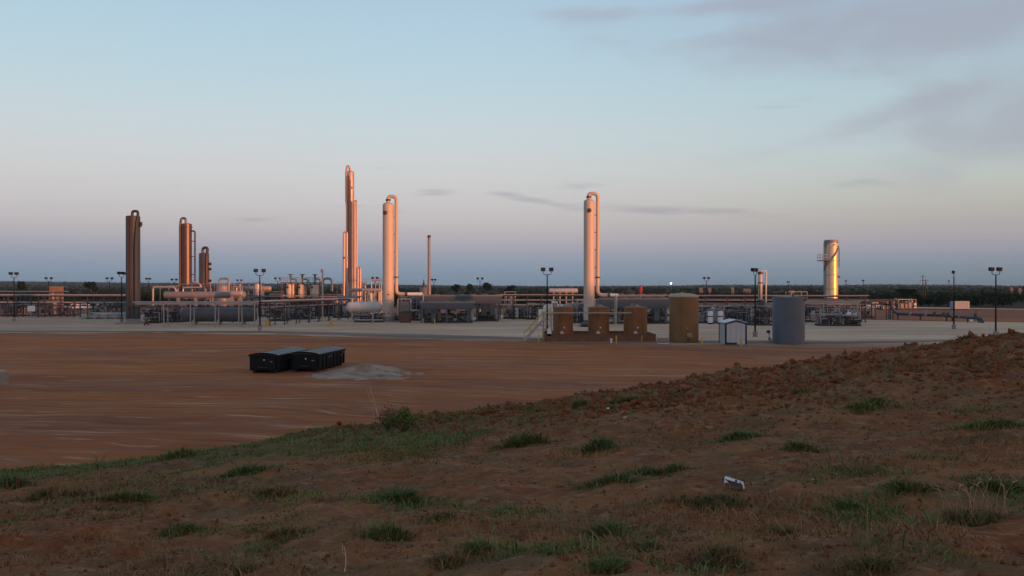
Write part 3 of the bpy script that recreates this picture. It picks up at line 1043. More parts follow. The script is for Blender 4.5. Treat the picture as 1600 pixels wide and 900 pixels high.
    part('spiral_pipe', helix(-10, -155, 385, 414), PIPEM, t)
    part('spiral_pipe', helix(-172, -120, 384, 379), PIPEM, t)
    part('spiral_pipe', helix(-150, -185, 410, 422), PIPEM, t)
    part('conduit', MB().tube(fillet([(f.X(1308), -.6, f.Z(384)), (f.X(1309.4), -.6, f.Z(390)), (f.X(1309.4), -.6, f.Z(418))], .3), .08, 6), STEELD, t)
    part('manway', MB().box(f.X(1308), f.X(1310.6), -.7, -.2, f.Z(434), f.Z(431)), STEELD, t)
    part('nozzle', MB().cyl((f.X(1300), -r - .2, f.Z(383)), .14, .4, 10, 'y'), STEELD, t)
    pl = MB().box(f.X(1279), f.X(1289.5), -1.3, .9, f.Z(408), f.Z(406.8))
    part('platform', pl, STEELD, t)
    rl = MB()
    for x in (1279.3, 1283, 1287):
        for yy in (-1.25, .85):
            rl.bar((f.X(x), yy, f.Z(407)), (f.X(x), yy, f.Z(398)), .06)
    for z in (398, 402.5):
        rl.bar((f.X(1279.3), -1.25, f.Z(z)), (f.X(1289), -1.25, f.Z(z)), .06).bar((f.X(1279.3), .85, f.Z(z)), (f.X(1289), .85, f.Z(z)), .06).bar((f.X(1279.3), -1.25, f.Z(z)), (f.X(1279.3), .85, f.Z(z)), .06)
    part('railing', rl, GALV, t, ang=0)
    part('ladder_cage', MB().tube([(f.X(1288), -.3, f.Z(380)), (f.X(1288), -.3, 2)], .07, 6).tube([(f.X(1288), .3, f.Z(380)), (f.X(1288), .3, 2)], .07, 6), PIPEM, t)

    # small twin vessel right of shed
    f = F(1188, 160)
    t = thing('vertical_separator', 'small pale upright vessel with black bands and an overhead pipe, behind the shed', 'vessel', f.loc)
    xc = f.X(1188)
    r = 3.1 * f.k
    part('shell', MB().lathe(dome_prof(r, f.Z(469), f.Z(424), .3, 4, True), (xc, 0, 0), 24), JACKET, t)
    for y0, y1 in ((428.5, 424.5), (443, 441), (471.5, 468.5)):
        part('band', MB().lathe([(r, f.Z(y0)), (r + .1, f.Z(y0) + .02), (r + .1, f.Z(y1) - .02), (r, f.Z(y1))], (xc, 0, 0), 24), STEELD, t)
    part('overhead_pipe', MB().tube(fillet([(f.X(1189), 0, f.Z(427)), (f.X(1189), 0, f.Z(423.5)), (f.X(1197), 0, f.Z(423.5)), (f.X(1197), 0, f.Z(472))], .2), .14, 10), VWHITE, t)
    part('level_gauge', MB().box(f.X(1185.5), f.X(1186.6), -r - .15, -r + .1, f.Z(466), f.Z(446)), STEELD, t)
    part('stand', MB().box(xc - .6, xc + .6, -.6, .6, .05, f.Z(472)), PIPED, t)


column_things()


# ------------------------------------------------------------------ pipe racks
def pipe_rack(label, a, b, zs, posts, width=2.0, pipes=None, mp=PIPEL, mpost=GALV, pr=.14, pw=.18, group=None):
    """a, b: (x, y) ends; zs beam heights; posts: fractions along; pipes: list (side offset, z, radius, material)"""
    A, B = Vector((a[0], a[1], 0)), Vector((b[0], b[1], 0))
    dv = (B - A)
    ln = dv.length
    t = dv.normalized()
    s = Vector((-t.y, t.x, 0))
    root = thing('pipe_rack', label, 'pipe rack', tuple(A), group)
    zt = max(zs)
    for q in posts:
        for sd in (-1, 1):
            p = t * (ln * q) + s * (sd * width / 2)
            m = MB().box(p.x - pw / 2, p.x + pw / 2, p.y - pw / 2, p.y + pw / 2, 0.0, zt + .1)
            m.box(p.x - .25, p.x + .25, p.y - .25, p.y + .25, 0, .12)
            part('post', m, mpost, root, ang=0)
        for z in zs:
            p = t * (ln * q)
            part('crossbeam', MB().bar(p - s * (width / 2 + .1) + Vector((0, 0, z - .05)), p + s * (width / 2 + .1) + Vector((0, 0, z - .05)), pw * .9), mpost, root, ang=0)
    for (off, z, r, m) in pipes:
        p0 = s * off + Vector((0, 0, z + r))
        part('pipe', MB().tube([p0 - t * .4, p0 + dv * .5, p0 + dv + t * .4], r, 10), m, root)
    for sd in (-1, 1):
        p0 = s * (sd * width / 2)
        part('side_beam', MB().bar(p0 + Vector((0, 0, zt - .02)), p0 + dv + Vector((0, 0, zt - .02)), .16, .2), mpost, root, ang=0)
    return root


def P2(px, d):
    return at(px, d)


random.seed(4)
pipe_rack('long low pipe rack running from the left edge of the photo to the grey-brown column', P2(-30, 204), P2(200, 200), [3.2, 4.9],
          [.03, .14, .21, .27, .37, .42, .46, .57, .66, .75, .86, .95], 2.4,
          [(-1.1, 5.0, .19, PIPEL), (-.5, 5.0, .12, PIPEM), (.2, 5.0, .16, PIPEL), (.9, 5.0, .12, PIPEM), (-.9, 3.3, .15, PIPEL), (-.3, 3.3, .2, PIPEM), (.5, 3.3, .14, PIPED), (1.0, 3.9, .12, PIPED), (-1.2, 2.6, .1, PIPED)], mpost=STEELD)
pipe_rack('thin pale pipe run on posts behind the left pipe rack', P2(-30, 236), P2(104, 228), [5.6], [.1, .3, .5, .7, .9], 1.6,
          [(0, 5.7, .12, PIPEL), (-.5, 5.7, .09, PIPEM), (.5, 4.8, .1, PIPED)], mpost=STEELD)
pipe_rack('pipe rack on slim grey posts in front of the big dark horizontal vessel', P2(214, 154), P2(402, 154), [4.15], [.24, .46, .665, .86, .99], 1.8,
          [(-.8, 4.3, .12, PIPEL), (-.3, 4.3, .1, PIPEM), (.4, 4.3, .14, PIPEM), (.8, 3.5, .09, PIPED)], mpost=GALV, pw=.16)
pipe_rack('slanting pipe rack leading from the tall floodlight to the white horizontal tank', P2(404, 156), P2(546, 190), [3.2, 4.3], [.06, .2, .32, .45, .56, .68, .8, .93], 2.0,
          [(-.9, 4.4, .15, PIPEL), (-.4, 4.4, .12, PIPEL), (.1, 4.4, .17, PIPEM), (.7, 4.4, .12, PIPEM), (-.6, 3.3, .13, PIPEM), (.3, 3.3, .15, PIPED)], mpost=STEELD, pw=.16)
pipe_rack('pipe rack behind the slanting one, with rusty red posts', P2(400, 205), P2(560, 200), [2.6, 4.6], [.05, .2, .34, .5, .66, .82, .97], 2.2,
          [(-.9, 4.7, .14, PIPEL), (0, 4.7, .12, PIPEM), (.7, 4.7, .15, PIPEM), (-.6, 2.7, .15, PIPED), (.4, 2.7, .12, PIPEM)], mpost=RUSTST)
pipe_rack('low pipe rack between the grey coolers and the tall column behind the brown tanks', P2(778, 188), P2(916, 186), [3.0, 4.0, 5.2], [.02, .18, .34, .5, .68, .86, .98], 2.2,
          [(-.9, 5.3, .11, PIPEL), (.3, 5.3, .1, PIPEM), (-.9, 4.1, .13, PIPEL), (0, 4.1, .16, PIPEM), (.7, 4.1, .1, PIPED), (-.9, 3.1, .15, PIPEL), (0, 3.1, .12, PIPED)], mpost=STEELD)
pipe_rack('long pipe rack passing behind the tan-brown tank, the shed and the blue-grey tank', P2(1040, 178), P2(1352, 174), [3.4, 4.2, 5.2],
          [.03, .12, .2, .31, .4, .5, .6, .7, .8, .9, .99], 2.6,
          [(-1.2, 5.3, .09, PIPEL), (-1.2, 4.3, .12, PIPEL), (-.6, 4.3, .26, PIPED), (.1, 4.3, .2, PIPED), (.8, 4.3, .14, PIPEM), (-1.0, 3.5, .1, PIPEL), (-.2, 3.5, .26, VDARK), (.7, 3.5, .16, PIPEM)], mpost=STEELD)
pipe_rack('pipe rack on paired posts at the right end of the plant', P2(1250, 163), P2(1340, 163), [3.4, 4.1], [.05, .38, .66, .97], 1.6,
          [(-.7, 4.2, .13, PIPEL), (0, 4.2, .2, PIPED), (.6, 4.2, .14, PIPEM), (0, 3.5, .12, PIPEM)], mpost=GALV)
pipe_rack('rust-legged pipe rack ending at the double posts left of the ground pipeline', P2(1340, 190), P2(1396, 190), [3.0, 3.9], [.1, .44, .86, .93], 2.0,
          [(-.7, 4.0, .16, PIPED), (0, 4.0, .2, PIPED), (.7, 4.0, .14, PIPEM), (-.3, 3.1, .18, PIPED)], mpost=PIPED)


# ------------------------------------------------------------------ horizontal vessels
def hvessel(label, px0, px1, y0, y1, d, m, name='horizontal_vessel', legs=2, nozzles=3, zbase=0.0, legm=None, hemi=.45, saddle_h=True):
    f = F((px0 + px1) / 2, d)
    r = (y1 - y0) / 2 * f.k
    zc = f.Z((y0 + y1) / 2)
    xa, xb = f.X(px0), f.X(px1)
    t = thing(name, label, 'vessel', f.loc)
    prof = []
    for k in range(6):
        a = math.pi / 2 * k / 5
        prof.append((max(r * math.sin(a), 1e-5), xa + r * hemi * (1 - math.cos(a))))
    for k in range(6):
        a = math.pi / 2 * (1 - k / 5)
        prof.append((max(r * math.sin(a), 1e-5), xb - r * hemi * (1 - math.cos(a))))
    part('shell', MB().lathe(prof, (0, 0, zc), 28, 'x'), m, t)
    ln = xb - xa
    for k in range(3):
        x = xa + ln * (k + 1) / 4
        part('band', MB().lathe([(r - .01, x - .05), (r + .02, x - .045), (r + .02, x + .045), (r - .01, x + .05)], (0, 0, zc), 24, 'x'), m, t)
    for k in range(legs):
        x = xa + ln * (.18 + .64 * k / max(1, legs - 1))
        part('saddle', MB().box(x - .15, x + .15, -r * .75, r * .75, zbase, zc - r * .7), legm or GALV, t, ang=0)
    rs = random.Random(px0)
    for k in range(nozzles):
        x = xa + ln * (.12 + .76 * (k + rs.random() * .5) / max(1, nozzles))
        part('nozzle', MB().cyl((x, 0, zc + r * .9), .12 + .1 * rs.random(), .5 + r * .1, 10).cyl((x, 0, zc + r * .9 + .4 + r * .1), .28, .1, 10), m, t)
    return t, f


hvessel('big dark grey horizontal vessel low behind the slim-posted rack', 284, 402, 480.5, 502.5, 163, VDARK, nozzles=5, legs=3)
hvessel('long light grey horizontal vessel raised above the dark one', 256, 384, 455.5, 466, 176, VGREY, nozzles=4, legs=4)
hvessel('short pale vessel end right of the long raised grey vessel', 360, 380, 454, 464, 172, COPPER, nozzles=1)
hvessel('off-white horizontal tank with rounded ends left of the central tall column', 541, 598, 471.5, 488.5, 178, VWHITE, nozzles=3, hemi=.9)
hvessel('slim pale horizontal vessel above the off-white tank', 547, 596, 450.5, 455.5, 182, PIPEL, nozzles=0, legs=4)
hvessel('white rounded horizontal tank far behind, right of the dark floodlight mast', 857, 903, 450.5, 457.5, 235, BOXW, nozzles=0, legs=4)
hvessel('grey horizontal vessel tucked behind the blue-grey tank and dark mast', 1188, 1222, 476, 484, 168, VGREY, nozzles=2)
hvessel('small white capsule tank on the skid right of the blue-grey tank', 1322, 1334, 488, 496, 160, WHITE, nozzles=1, hemi=.7)
hvessel('smaller white capsule tank beside the other, at the skid\'s right end', 1335, 1342, 488, 496, 161, WHITE, nozzles=0, hemi=.5)
hvessel('pinkish low horizontal vessel behind the raised grey vessel, under the horizon', 352, 424, 447, 455, 214, COPPER, nozzles=4, legs=3)
hvessel('dark horizontal vessel under the middle rack near the coolers', 615, 652, 491, 503, 181, RUSTST, nozzles=1)
hvessel('white round-ended tank behind the left brown tank\'s ladder', 848, 884, 475, 493, 142, VWHITE, nozzles=1, hemi=.7)
hvessel('dark horizontal drum under the slanting pipe rack', 424, 470, 479, 497, 200, VDARK, nozzles=2)


# ------------------------------------------------------------------ vertical vessels with platform
def lit_vessels():
    f0 = F(466, 192)
    for i, (a, b, lab) in enumerate(((447.5, 460.5, 'left'), (466, 479, 'middle'), (484.5, 499.5, 'right'))):
        f = F((a + b) / 2, 192)
        t = thing('vertical_vessel', '%s one of three stubby orange-lit upright vessels under a shared railed platform' % {'left': 'leftmost', 'middle': 'middle', 'right': 'rightmost'}[lab], 'vessel', f.loc, 'three upright vessels under the platform')
        r = (b - a) / 2 * f.k
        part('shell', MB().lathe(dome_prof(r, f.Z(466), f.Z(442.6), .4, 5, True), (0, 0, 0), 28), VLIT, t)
        part('manway', MB().cyl((-.45, -r - .12, f.Z(449)), .26, .4, 12, 'y'), STEELD, t)
        part('band', MB().lathe([(r, f.Z(460)), (r + .04, f.Z(460)), (r + .04, f.Z(459)), (r, f.Z(459))], (0, 0, 0), 28), PIPEM, t)
        for k in range(3):
            an = math.pi * (.5 + k * 2 / 3)
            part('leg', MB().box(r * .8 * math.cos(an) - .1, r * .8 * math.cos(an) + .1, r * .8 * math.sin(an) - .1, r * .8 * math.sin(an) + .1, 0, f.Z(462)), STEELD, t, ang=0)
        part('top_pipe', MB().tube(fillet([(0, 0, f.Z(444)), (0, 0, f.Z(436)), (1.2, 0, f.Z(436)), (1.2, .3, f.Z(441))], .3), .17), PIPEM, t)
        part('relief_valve', MB().cyl((0, 0, f.Z(436)), .22, .9, 10).box(-.5, .5, -.2, .2, f.Z(429.6), f.Z(428.4)), PIPED, t)
    t = thing('access_platform', 'railed steel platform over the three orange-lit upright vessels', 'platform', f0.loc)
    f = f0
    part('deck', MB().box(f.X(441), f.X(502), -1.6, 1.6, f.Z(442.4), f.Z(441.2)), STEELD, t, ang=0)
    for k in range(13):
        x = f.X(441.5 + k * 5)
        part('railing_post', MB().bar((x, -1.55, f.Z(441.5)), (x, -1.55, f.Z(434)), .11), GALV, t, ang=0)
    for z in (434, 437.5):
        part('handrail', MB().tube([(f.X(441), -1.55, f.Z(z)), (f.X(502), -1.55, f.Z(z))], .07, 6), GALV, t)
    for x in (443, 463, 482.5, 501):
        for yy in (-1.45, 1.45):
            part('leg', MB().box(f.X(x) - .1, f.X(x) + .1, yy - .1, yy + .1, 0, f.Z(442.4)), RUSTST, t, ang=0)
    part('crossbeam', MB().bar((f.X(443), -1.4, f.Z(462)), (f.X(501), -1.4, f.Z(462)), .2), GALV, t, ang=0)
    # pale upright pipe with loop
    f = F(504, 188)
    t = thing('riser_pipe', 'pale upright pipe with a dark loop to the right, beside the platform', 'pipe', f.loc)
    part('pipe', MB().tube([(f.X(504), 0, 0), (f.X(504), 0, f.Z(421))], .17), JACKET, t)
    part('loop', MB().tube(fillet([(f.X(504), .4, f.Z(450)), (f.X(504), .4, f.Z(435)), (f.X(518), .4, f.Z(435)), (f.X(518), .4, f.Z(455))], .9), .25), PIPEM, t)
    f = F(503, 193)
    t = thing('windsock', 'tiny dark red windsock on a thin mast above the railed platform', 'windsock', f.loc)
    part('mast', MB().tube([(0, 0, 0), (0, 0, f.Z(419))], .05, 6), GALV, t)
    part('sock', MB().lathe([(.22, f.Z(426)), (.3, f.Z(422)), (.2, f.Z(420.5))], (0, 0, 0), 10), REDM, t)


lit_vessels()


# ------------------------------------------------------------------ finned air coolers on engine skids
def air_cooler(label, px0, px1, ytop, ybox, ybot, d, depth, legs, vents=(), inner=True, seed=1):
    f = F((px0 + px1) / 2, d)
    rs = random.Random(seed)
    t = thing('air_cooler', label, 'air cooler', f.loc, 'grey compressor coolers')
    xa, xb = f.X(px0), f.X(px1)
    zt, zb = f.Z(ytop), f.Z(ybox)
    z1 = zt - .28
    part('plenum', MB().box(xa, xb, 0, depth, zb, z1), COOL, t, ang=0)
    n = max(2, int((xb - xa) / 2.2))
    w = (xb - xa) / n
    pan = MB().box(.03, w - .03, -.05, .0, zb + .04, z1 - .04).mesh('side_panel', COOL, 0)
    for k in range(n):
        part('side_panel', pan, None, t, (xa + k * w, 0, 0))
    part('tube_bundle', MB().box(xa - .1, xb + .1, -.12, depth + .12, z1, zt), COOLR, t, ang=0)
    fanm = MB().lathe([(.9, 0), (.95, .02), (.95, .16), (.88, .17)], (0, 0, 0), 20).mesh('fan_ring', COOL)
    for k in range(n):
        part('fan_ring', fanm, None, t, (xa + (k + .5) * w, depth / 2, zt))
    for q in legs:
        x = f.X(q)
        for yy in (.15, depth - .15):
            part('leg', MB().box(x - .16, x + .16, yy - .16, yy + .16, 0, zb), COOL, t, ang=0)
    for (vx, vw) in vents:      # tapered discharge chutes
        x = f.X(vx)
        ww = vw * f.k / 2
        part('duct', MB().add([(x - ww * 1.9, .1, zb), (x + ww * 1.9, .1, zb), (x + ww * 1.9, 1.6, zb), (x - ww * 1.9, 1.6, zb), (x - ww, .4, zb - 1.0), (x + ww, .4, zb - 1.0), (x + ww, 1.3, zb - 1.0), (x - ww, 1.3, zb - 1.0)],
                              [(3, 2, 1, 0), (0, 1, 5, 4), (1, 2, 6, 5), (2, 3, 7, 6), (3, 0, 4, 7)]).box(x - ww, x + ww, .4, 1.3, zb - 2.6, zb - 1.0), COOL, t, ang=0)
    for y in (0.03,):
        part('brace', MB().bar((xa + .2, y + .1, zb - .1), (xb - .2, y + .1, zb - .1), .2), COOL, t, ang=0)
    return t, f


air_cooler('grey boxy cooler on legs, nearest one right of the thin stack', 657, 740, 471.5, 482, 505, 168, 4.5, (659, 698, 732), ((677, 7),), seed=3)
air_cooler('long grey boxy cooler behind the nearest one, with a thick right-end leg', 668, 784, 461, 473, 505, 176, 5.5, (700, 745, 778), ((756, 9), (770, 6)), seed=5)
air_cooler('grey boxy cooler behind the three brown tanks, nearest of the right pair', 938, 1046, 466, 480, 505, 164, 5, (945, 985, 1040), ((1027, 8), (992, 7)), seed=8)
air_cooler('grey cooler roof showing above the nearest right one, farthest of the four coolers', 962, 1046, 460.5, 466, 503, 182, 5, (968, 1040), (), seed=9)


# ------------------------------------------------------------------ process skids with clutter
def handwheel(x, y, z, r=.2):
    m = MB()
    pts = [(x + r * math.cos(a), y, z + r * math.sin(a)) for a in [2 * math.pi * k / 10 for k in range(11)]]
    m.tube(pts, .025, 5)
    m.bar((x - r, y, z), (x + r, y, z), .03).bar((x, y, z - r), (x, y, z + r), .03)
    m.tube([(x, y, z), (x, y + .3, z)], .03, 5)
    return m


def skid(label, px0, px1, ytop, d, depth=3.0, seed=0, npipe=7, nv=2, mats=None, name='process_skid', cat='process skid', base=True, engine=0, nvalve=4, frame=True, boxes=0):
    f = F((px0 + px1) / 2, d)
    rs = random.Random(seed + 100)
    t = thing(name, label, cat, f.loc)
    xa, xb = f.X(px0), f.X(px1)
    zt = f.Z(ytop)
    mats = mats or [PIPEL, PIPEM, PIPED, PIPED, PIPEM]
    npipe = int(npipe * 2.2)
    nvalve = int(nvalve * 1.5)
    z0 = 0.05
    if base:
        part('skid_base', MB().box(xa, xb, 0, .16, z0, .38).box(xa, xb, depth - .16, depth, z0, .38).box(xa, xa + .16, .16, depth - .16, z0, .36).box(xb - .16, xb, .16, depth - .16, z0, .36).box(xa + .16, xb - .16, .16, depth - .16, .2, .24), STEELD, t, ang=0)
        z0 = .38
    for k in range(engine):
        w = (xb - xa) / engine
        x = xa + w * (k + .5)
        w = min(w, 5.5)
        e = MB().box(x - w * .38, x + w * .38, .5, depth - .6, z0, z0 + 1.0).box(x - w * .30, x + w * .2, .7, depth - .9, z0 + 1.0, z0 + 1.55)
        part('engine_block', e, STEELD, t, ang=0)
        for q in range(4):
            part('cylinder_head', MB().cyl((x - w * .27 + q * w * .15, .35, z0 + .85), .17, .55, 10, 'y'), PIPEM if q % 2 else VGREY, t)
        part('exhaust_pipe', MB().tube(fillet([(x + w * .1, 1.0, z0 + 1.5), (x + w * .1, 1.0, z0 + 2.2), (x + w * .35, 1.0, z0 + 2.2), (x + w * .35, 1.0, z0 + 2.9)], .3), .17), PIPEM, t)
        part('scrubber', MB().lathe(dome_prof(.32, z0, z0 + 2.3, .5, 4), (x + w * .42, .6, 0), 14), VWHITE if k % 2 else VGREY, t)
        part('flywheel', MB().cyl((x - w * .42, .7, z0 + .65), .5, .16, 18, 'x'), PIPED, t)
    for k in range(nv):
        x = xa + (xb - xa) * (k + .3 + .4 * rs.random()) / nv
        r = .25 + .4 * rs.random()
        h = (zt - z0) * (.55 + .45 * rs.random())
        y = r + .3 + rs.random() * (depth - 2 * r - .5)
        part('vessel', MB().lathe(dome_prof(r, z0 + .25, z0 + h, .5, 4), (x, y, 0), 18).cyl((x, y, z0), r * .8, .3, 12), rs.choice([VGREY, VWHITE, VDARK, COPPER]), t)
        part('vessel_pipe', MB().tube(fillet([(x, y, z0 + h - .1), (x, y, z0 + h + .4), (x + rs.choice([-1, 1]) * (r + .4), y, z0 + h + .4), (x + rs.choice([-1, 1]) * (r + .4), y, z0 + .3)], .2), .08, 8), rs.choice(mats), t)
    for k in range(boxes):
        x = xa + (xb - xa) * (k + .2 + .4 * rs.random()) / boxes
        w = .5 + .5 * rs.random()
        h = 1.2 + rs.random()
        part('control_cabinet', MB().box(x, x + w, .05, .6, z0, z0 + h).box(x + .05, x + w - .05, .02, .05, z0 + .1, z0 + h - .1), rs.choice([WHITE, TANB, VGREY]), t, ang=0)
    for k in range(npipe):
        m = rs.choice(mats)
        r = rs.choice([.06, .08, .1, .14])
        y = .1 + rs.random() * (depth - .2)
        x1 = xa + (xb - xa) * rs.random() * .75
        x2 = x1 + (xb - x1) * (.3 + .7 * rs.random())
        h = z0 + (zt - z0) * (.25 + .75 * rs.random())
        h2 = z0 + (h - z0) * rs.random() * .6
        sty = rs.randint(0, 3)
        if sty == 0:
            p = [(x1, y, z0), (x1, y, h), (x2, y, h), (x2, y, z0)]
        elif sty == 1:
            p = [(x1, y, h2 + .2), (x1, y, h), (x2, y, h), (x2, y, h2 + .2), (min(xb, x2 + .9), y, h2 + .2)]
        elif sty == 2:
            p = [(xa, y, h2 + .3), (x2, y, h2 + .3), (x2, y, h), (xb, y, h)]
        else:
            p = [(x1, 0, h), (x1, y, h), (x2, y, h), (x2, y, z0)]
        part('pipe', MB().tube(fillet(p, .22, 3), r, 8), m, t)
        if rs.random() < .5:
            part('flange', MB().cyl((x1 if sty != 2 else x2, y if sty != 3 else .05, (h + z0) / 2), r * 2.0, .12, 10), PIPED, t)
    for k in range(nvalve):
        x = xa + (xb - xa) * rs.random()
        z = z0 + .4 + rs.random() * (zt - z0) * .6
        v = MB().lathe([(.1, -.25), (.22, -.25), (.22, -.18), (.12, -.15), (.17, 0), (.12, .15), (.22, .18), (.22, .25), (.1, .25)], (x, .0, z), 10, 'x')
        hw = handwheel(x, -.35, z, .2)
        v.add(hw.v, hw.f)
        part('valve', v, rs.choice([REDV, PIPED, STEELD, PIPED, STEELD, VGREY]), t)
    if frame:
        fm = MB()
        for x in (xa + .1, xb - .1):
            fm.bar((x, .1, z0), (x, .1, zt), .1)
            fm.bar((x, depth - .1, z0), (x, depth - .1, zt), .1)
        fm.bar((xa, .1, zt), (xb, .1, zt), .1).bar((xa, depth - .1, zt), (xb, depth - .1, zt), .1).bar((xa + .1, .1, zt), (xa + .1, depth - .1, zt), .09).bar((xb - .1, .1, zt), (xb - .1, depth - .1, zt), .09)
        part('support_frame', fm, GALV, t, ang=0)
    return t


SK = [
    # label, px0, px1, ytop, d, depth, seed, npipe, nv, extra
    ('cluttered dark piping under the rack at the far left edge', -12, 20, 472, 206, 4, 1, 8, 1, dict(nvalve=3)),
    ('dark valve skid between the first rack posts, left of the small white box', 24, 48, 476, 208, 4, 2, 7, 1, dict(nvalve=3)),
    ('dark piping skid right of the small white box under the left rack', 60, 84, 470, 207, 4, 3, 8, 2, dict(nvalve=4)),
    ('shadowed upright piping left of the grey-brown column', 160, 194, 473, 203, 5, 4, 9, 3, dict(nvalve=4, frame=True)),
    ('piping tangle with a red valve right of the grey-brown column', 220, 246, 478, 168, 4, 5, 12, 1, dict(nvalve=7, frame=False)),
    ('piping skid at the left end of the big dark vessel', 248, 284, 474, 172, 5, 6, 12, 2, dict(nvalve=5)),
    ('piping with pale loops above the long raised grey vessel', 238, 276, 447, 186, 4, 7, 5, 0, dict(nvalve=1, frame=True)),
    ('pipe headers at the feet of the reddish column pair', 278, 330, 444, 192, 6, 8, 10, 2, dict(nvalve=3)),
    ('dome-topped piping skid with a tall dark loop behind the raised vessel', 334, 366, 444, 196, 6, 9, 6, 2, dict(nvalve=2)),
    ('low pinkish plant items right of the dark loop, below the horizon', 366, 402, 442, 206, 6, 10, 8, 3, dict(mats=[COPPER, PIPEL, PIPEM])),
    ('piping skid under the slanting rack beside the yellow post', 418, 446, 474, 178, 4, 11, 10, 2, dict(nvalve=5)),
    ('rusty-framed piping skid under the middle of the slanting rack', 450, 486, 478, 186, 4, 12, 9, 1, dict(nvalve=3)),
    ('piping skid behind the rightmost upright vessel', 488, 530, 460, 206, 5, 13, 12, 2, dict(nvalve=4)),
    ('stacked headers and platforms at the foot of the tallest columns', 526, 566, 442, 214, 6, 14, 16, 2, dict(mats=[COPPER, PIPEL, PIPEM], nvalve=4)),
    ('cluster of short pinkish vessels right of the tallest columns', 566, 594, 436, 206, 5, 15, 6, 3, dict(mats=[COPPER, PIPEM], nvalve=2)),
    ('low pipe and valve skid in front of the off-white horizontal tank', 552, 598, 490, 172, 3, 16, 9, 0, dict(nvalve=6, frame=False)),
    ('dense valve piping right of the central tall column', 622, 656, 464, 180, 5, 17, 14, 2, dict(nvalve=7, boxes=1)),
    ('dark engine skid beneath the nearest grey cooler', 662, 738, 487, 170, 3.8, 18, 8, 0, dict(engine=3, nvalve=4, frame=False)),
    ('dark engine skid beneath the right part of the long cooler', 742, 776, 483, 178, 4, 19, 5, 1, dict(engine=1, nvalve=3, frame=False)),
    ('pale cabinets and pipes under the low rack right of the coolers', 786, 824, 478, 190, 4, 20, 10, 2, dict(boxes=3, nvalve=3)),
    ('piping skid left of the white round-ended tank', 824, 850, 474, 186, 4, 21, 9, 1, dict(boxes=1, nvalve=3)),
    ('blue-grey piping skid seen between the first and second brown tanks', 886, 916, 474, 168, 5, 22, 12, 1, dict(nvalve=5)),
    ('valve skid right of the tall column, seen between the second and third brown tanks', 934, 976, 470, 166, 2, 23, 14, 2, dict(nvalve=6)),
    ('dark engine skid beneath the coolers right of the third brown tank', 1006, 1046, 486, 167, 4, 24, 7, 1, dict(engine=2, nvalve=4, frame=False)),
    ('skid with two pale upright tanks right of the tan-brown tank', 1086, 1132, 478, 168, 4, 25, 8, 1, dict(boxes=2, nvalve=3)),
    ('pale-framed piping skid above the shed roof', 1132, 1178, 477, 172, 5, 26, 14, 1, dict(nvalve=5)),
    ('black cluttered piping skid at the foot of the small upright vessel', 1174, 1208, 478, 158, 4, 27, 14, 2, dict(mats=[PIPED, PIPED, PIPEM], nvalve=6)),
    ('grey-framed pump skid right of the blue-grey tank', 1282, 1318, 491, 156, 3, 28, 10, 0, dict(engine=1, nvalve=5, mats=[PIPEL, PIPEL, GALV])),
    ('grey-framed pump skid with black wheels under the white capsule tanks', 1318, 1346, 493, 156, 3, 29, 9, 0, dict(engine=1, nvalve=4, mats=[PIPEL, PIPEL, GALV])),
    ('dark box-shaped skid behind the grey-framed pump skids', 1292, 1330, 476, 172, 3, 30, 8, 1, dict(mats=[PIPED, PIPEM], boxes=1)),
    ('distant pale equipment left of the twin-pole power line', 1380, 1398, 468, 262, 5, 31, 5, 2, dict(boxes=2)),
    ('distant white-boxed equipment at the gravel road\'s end', 1404, 1432, 468, 268, 5, 32, 6, 2, dict(boxes=4)),
    ('farthest small equipment skid left of the silver column, below the horizon', 1236, 1262, 456, 238, 5, 33, 5, 2, dict()),
    ('low pale manifold seen above the near cooler, right of the thin stack', 1050, 1078, 462, 200, 5, 34, 5, 2, dict()),
    ('small piping cluster with stubby dome vessel at the left end of the low rack', 788, 806, 456, 196, 3, 35, 4, 1, dict(nvalve=2)),
    ('shadowed piping skid just behind the tan-brown tank', 1044, 1088, 474, 174, 4, 41, 9, 2, dict(nvalve=3)),
    ('piping skid seen behind the blue-grey tank\'s left side', 1206, 1238, 474, 170, 4, 42, 8, 2, dict(nvalve=3)),
    ('upright piping between the blue-grey tank and the grey-framed pump skids', 1254, 1284, 474, 172, 4, 43, 8, 1, dict(nvalve=3)),
    ('piping under the rust-legged rack right of the white capsule tanks', 1344, 1366, 480, 196, 4, 44, 6, 1, dict(nvalve=2)),
    ('piping tangle behind the foot of the tall column behind the brown tanks', 902, 934, 468, 178, 4, 45, 10, 2, dict(nvalve=4)),
    ('dark low piping under the left rack right of the small orange building', 86, 112, 478, 208, 4, 46, 7, 1, dict(nvalve=3)),
    ('dark low piping under the left rack beyond the low grey pipe bundle', 140, 162, 474, 210, 4, 47, 7, 2, dict(nvalve=3)),
    ('upright piping between the slanting rack and the off-white horizontal tank', 520, 544, 466, 196, 4, 48, 8, 2, dict(nvalve=3)),
    ('hazy far piping right of the long dark-and-grey vessels, under the platform\'s left leg', 404, 440, 456, 204, 4, 49, 8, 2, dict(nvalve=2)),
]
for (lab, a, b, yt, d, dep, sd, npp, nv, ex) in SK:
    skid(lab, a, b, yt, d, dep, sd, npp, nv, **ex)


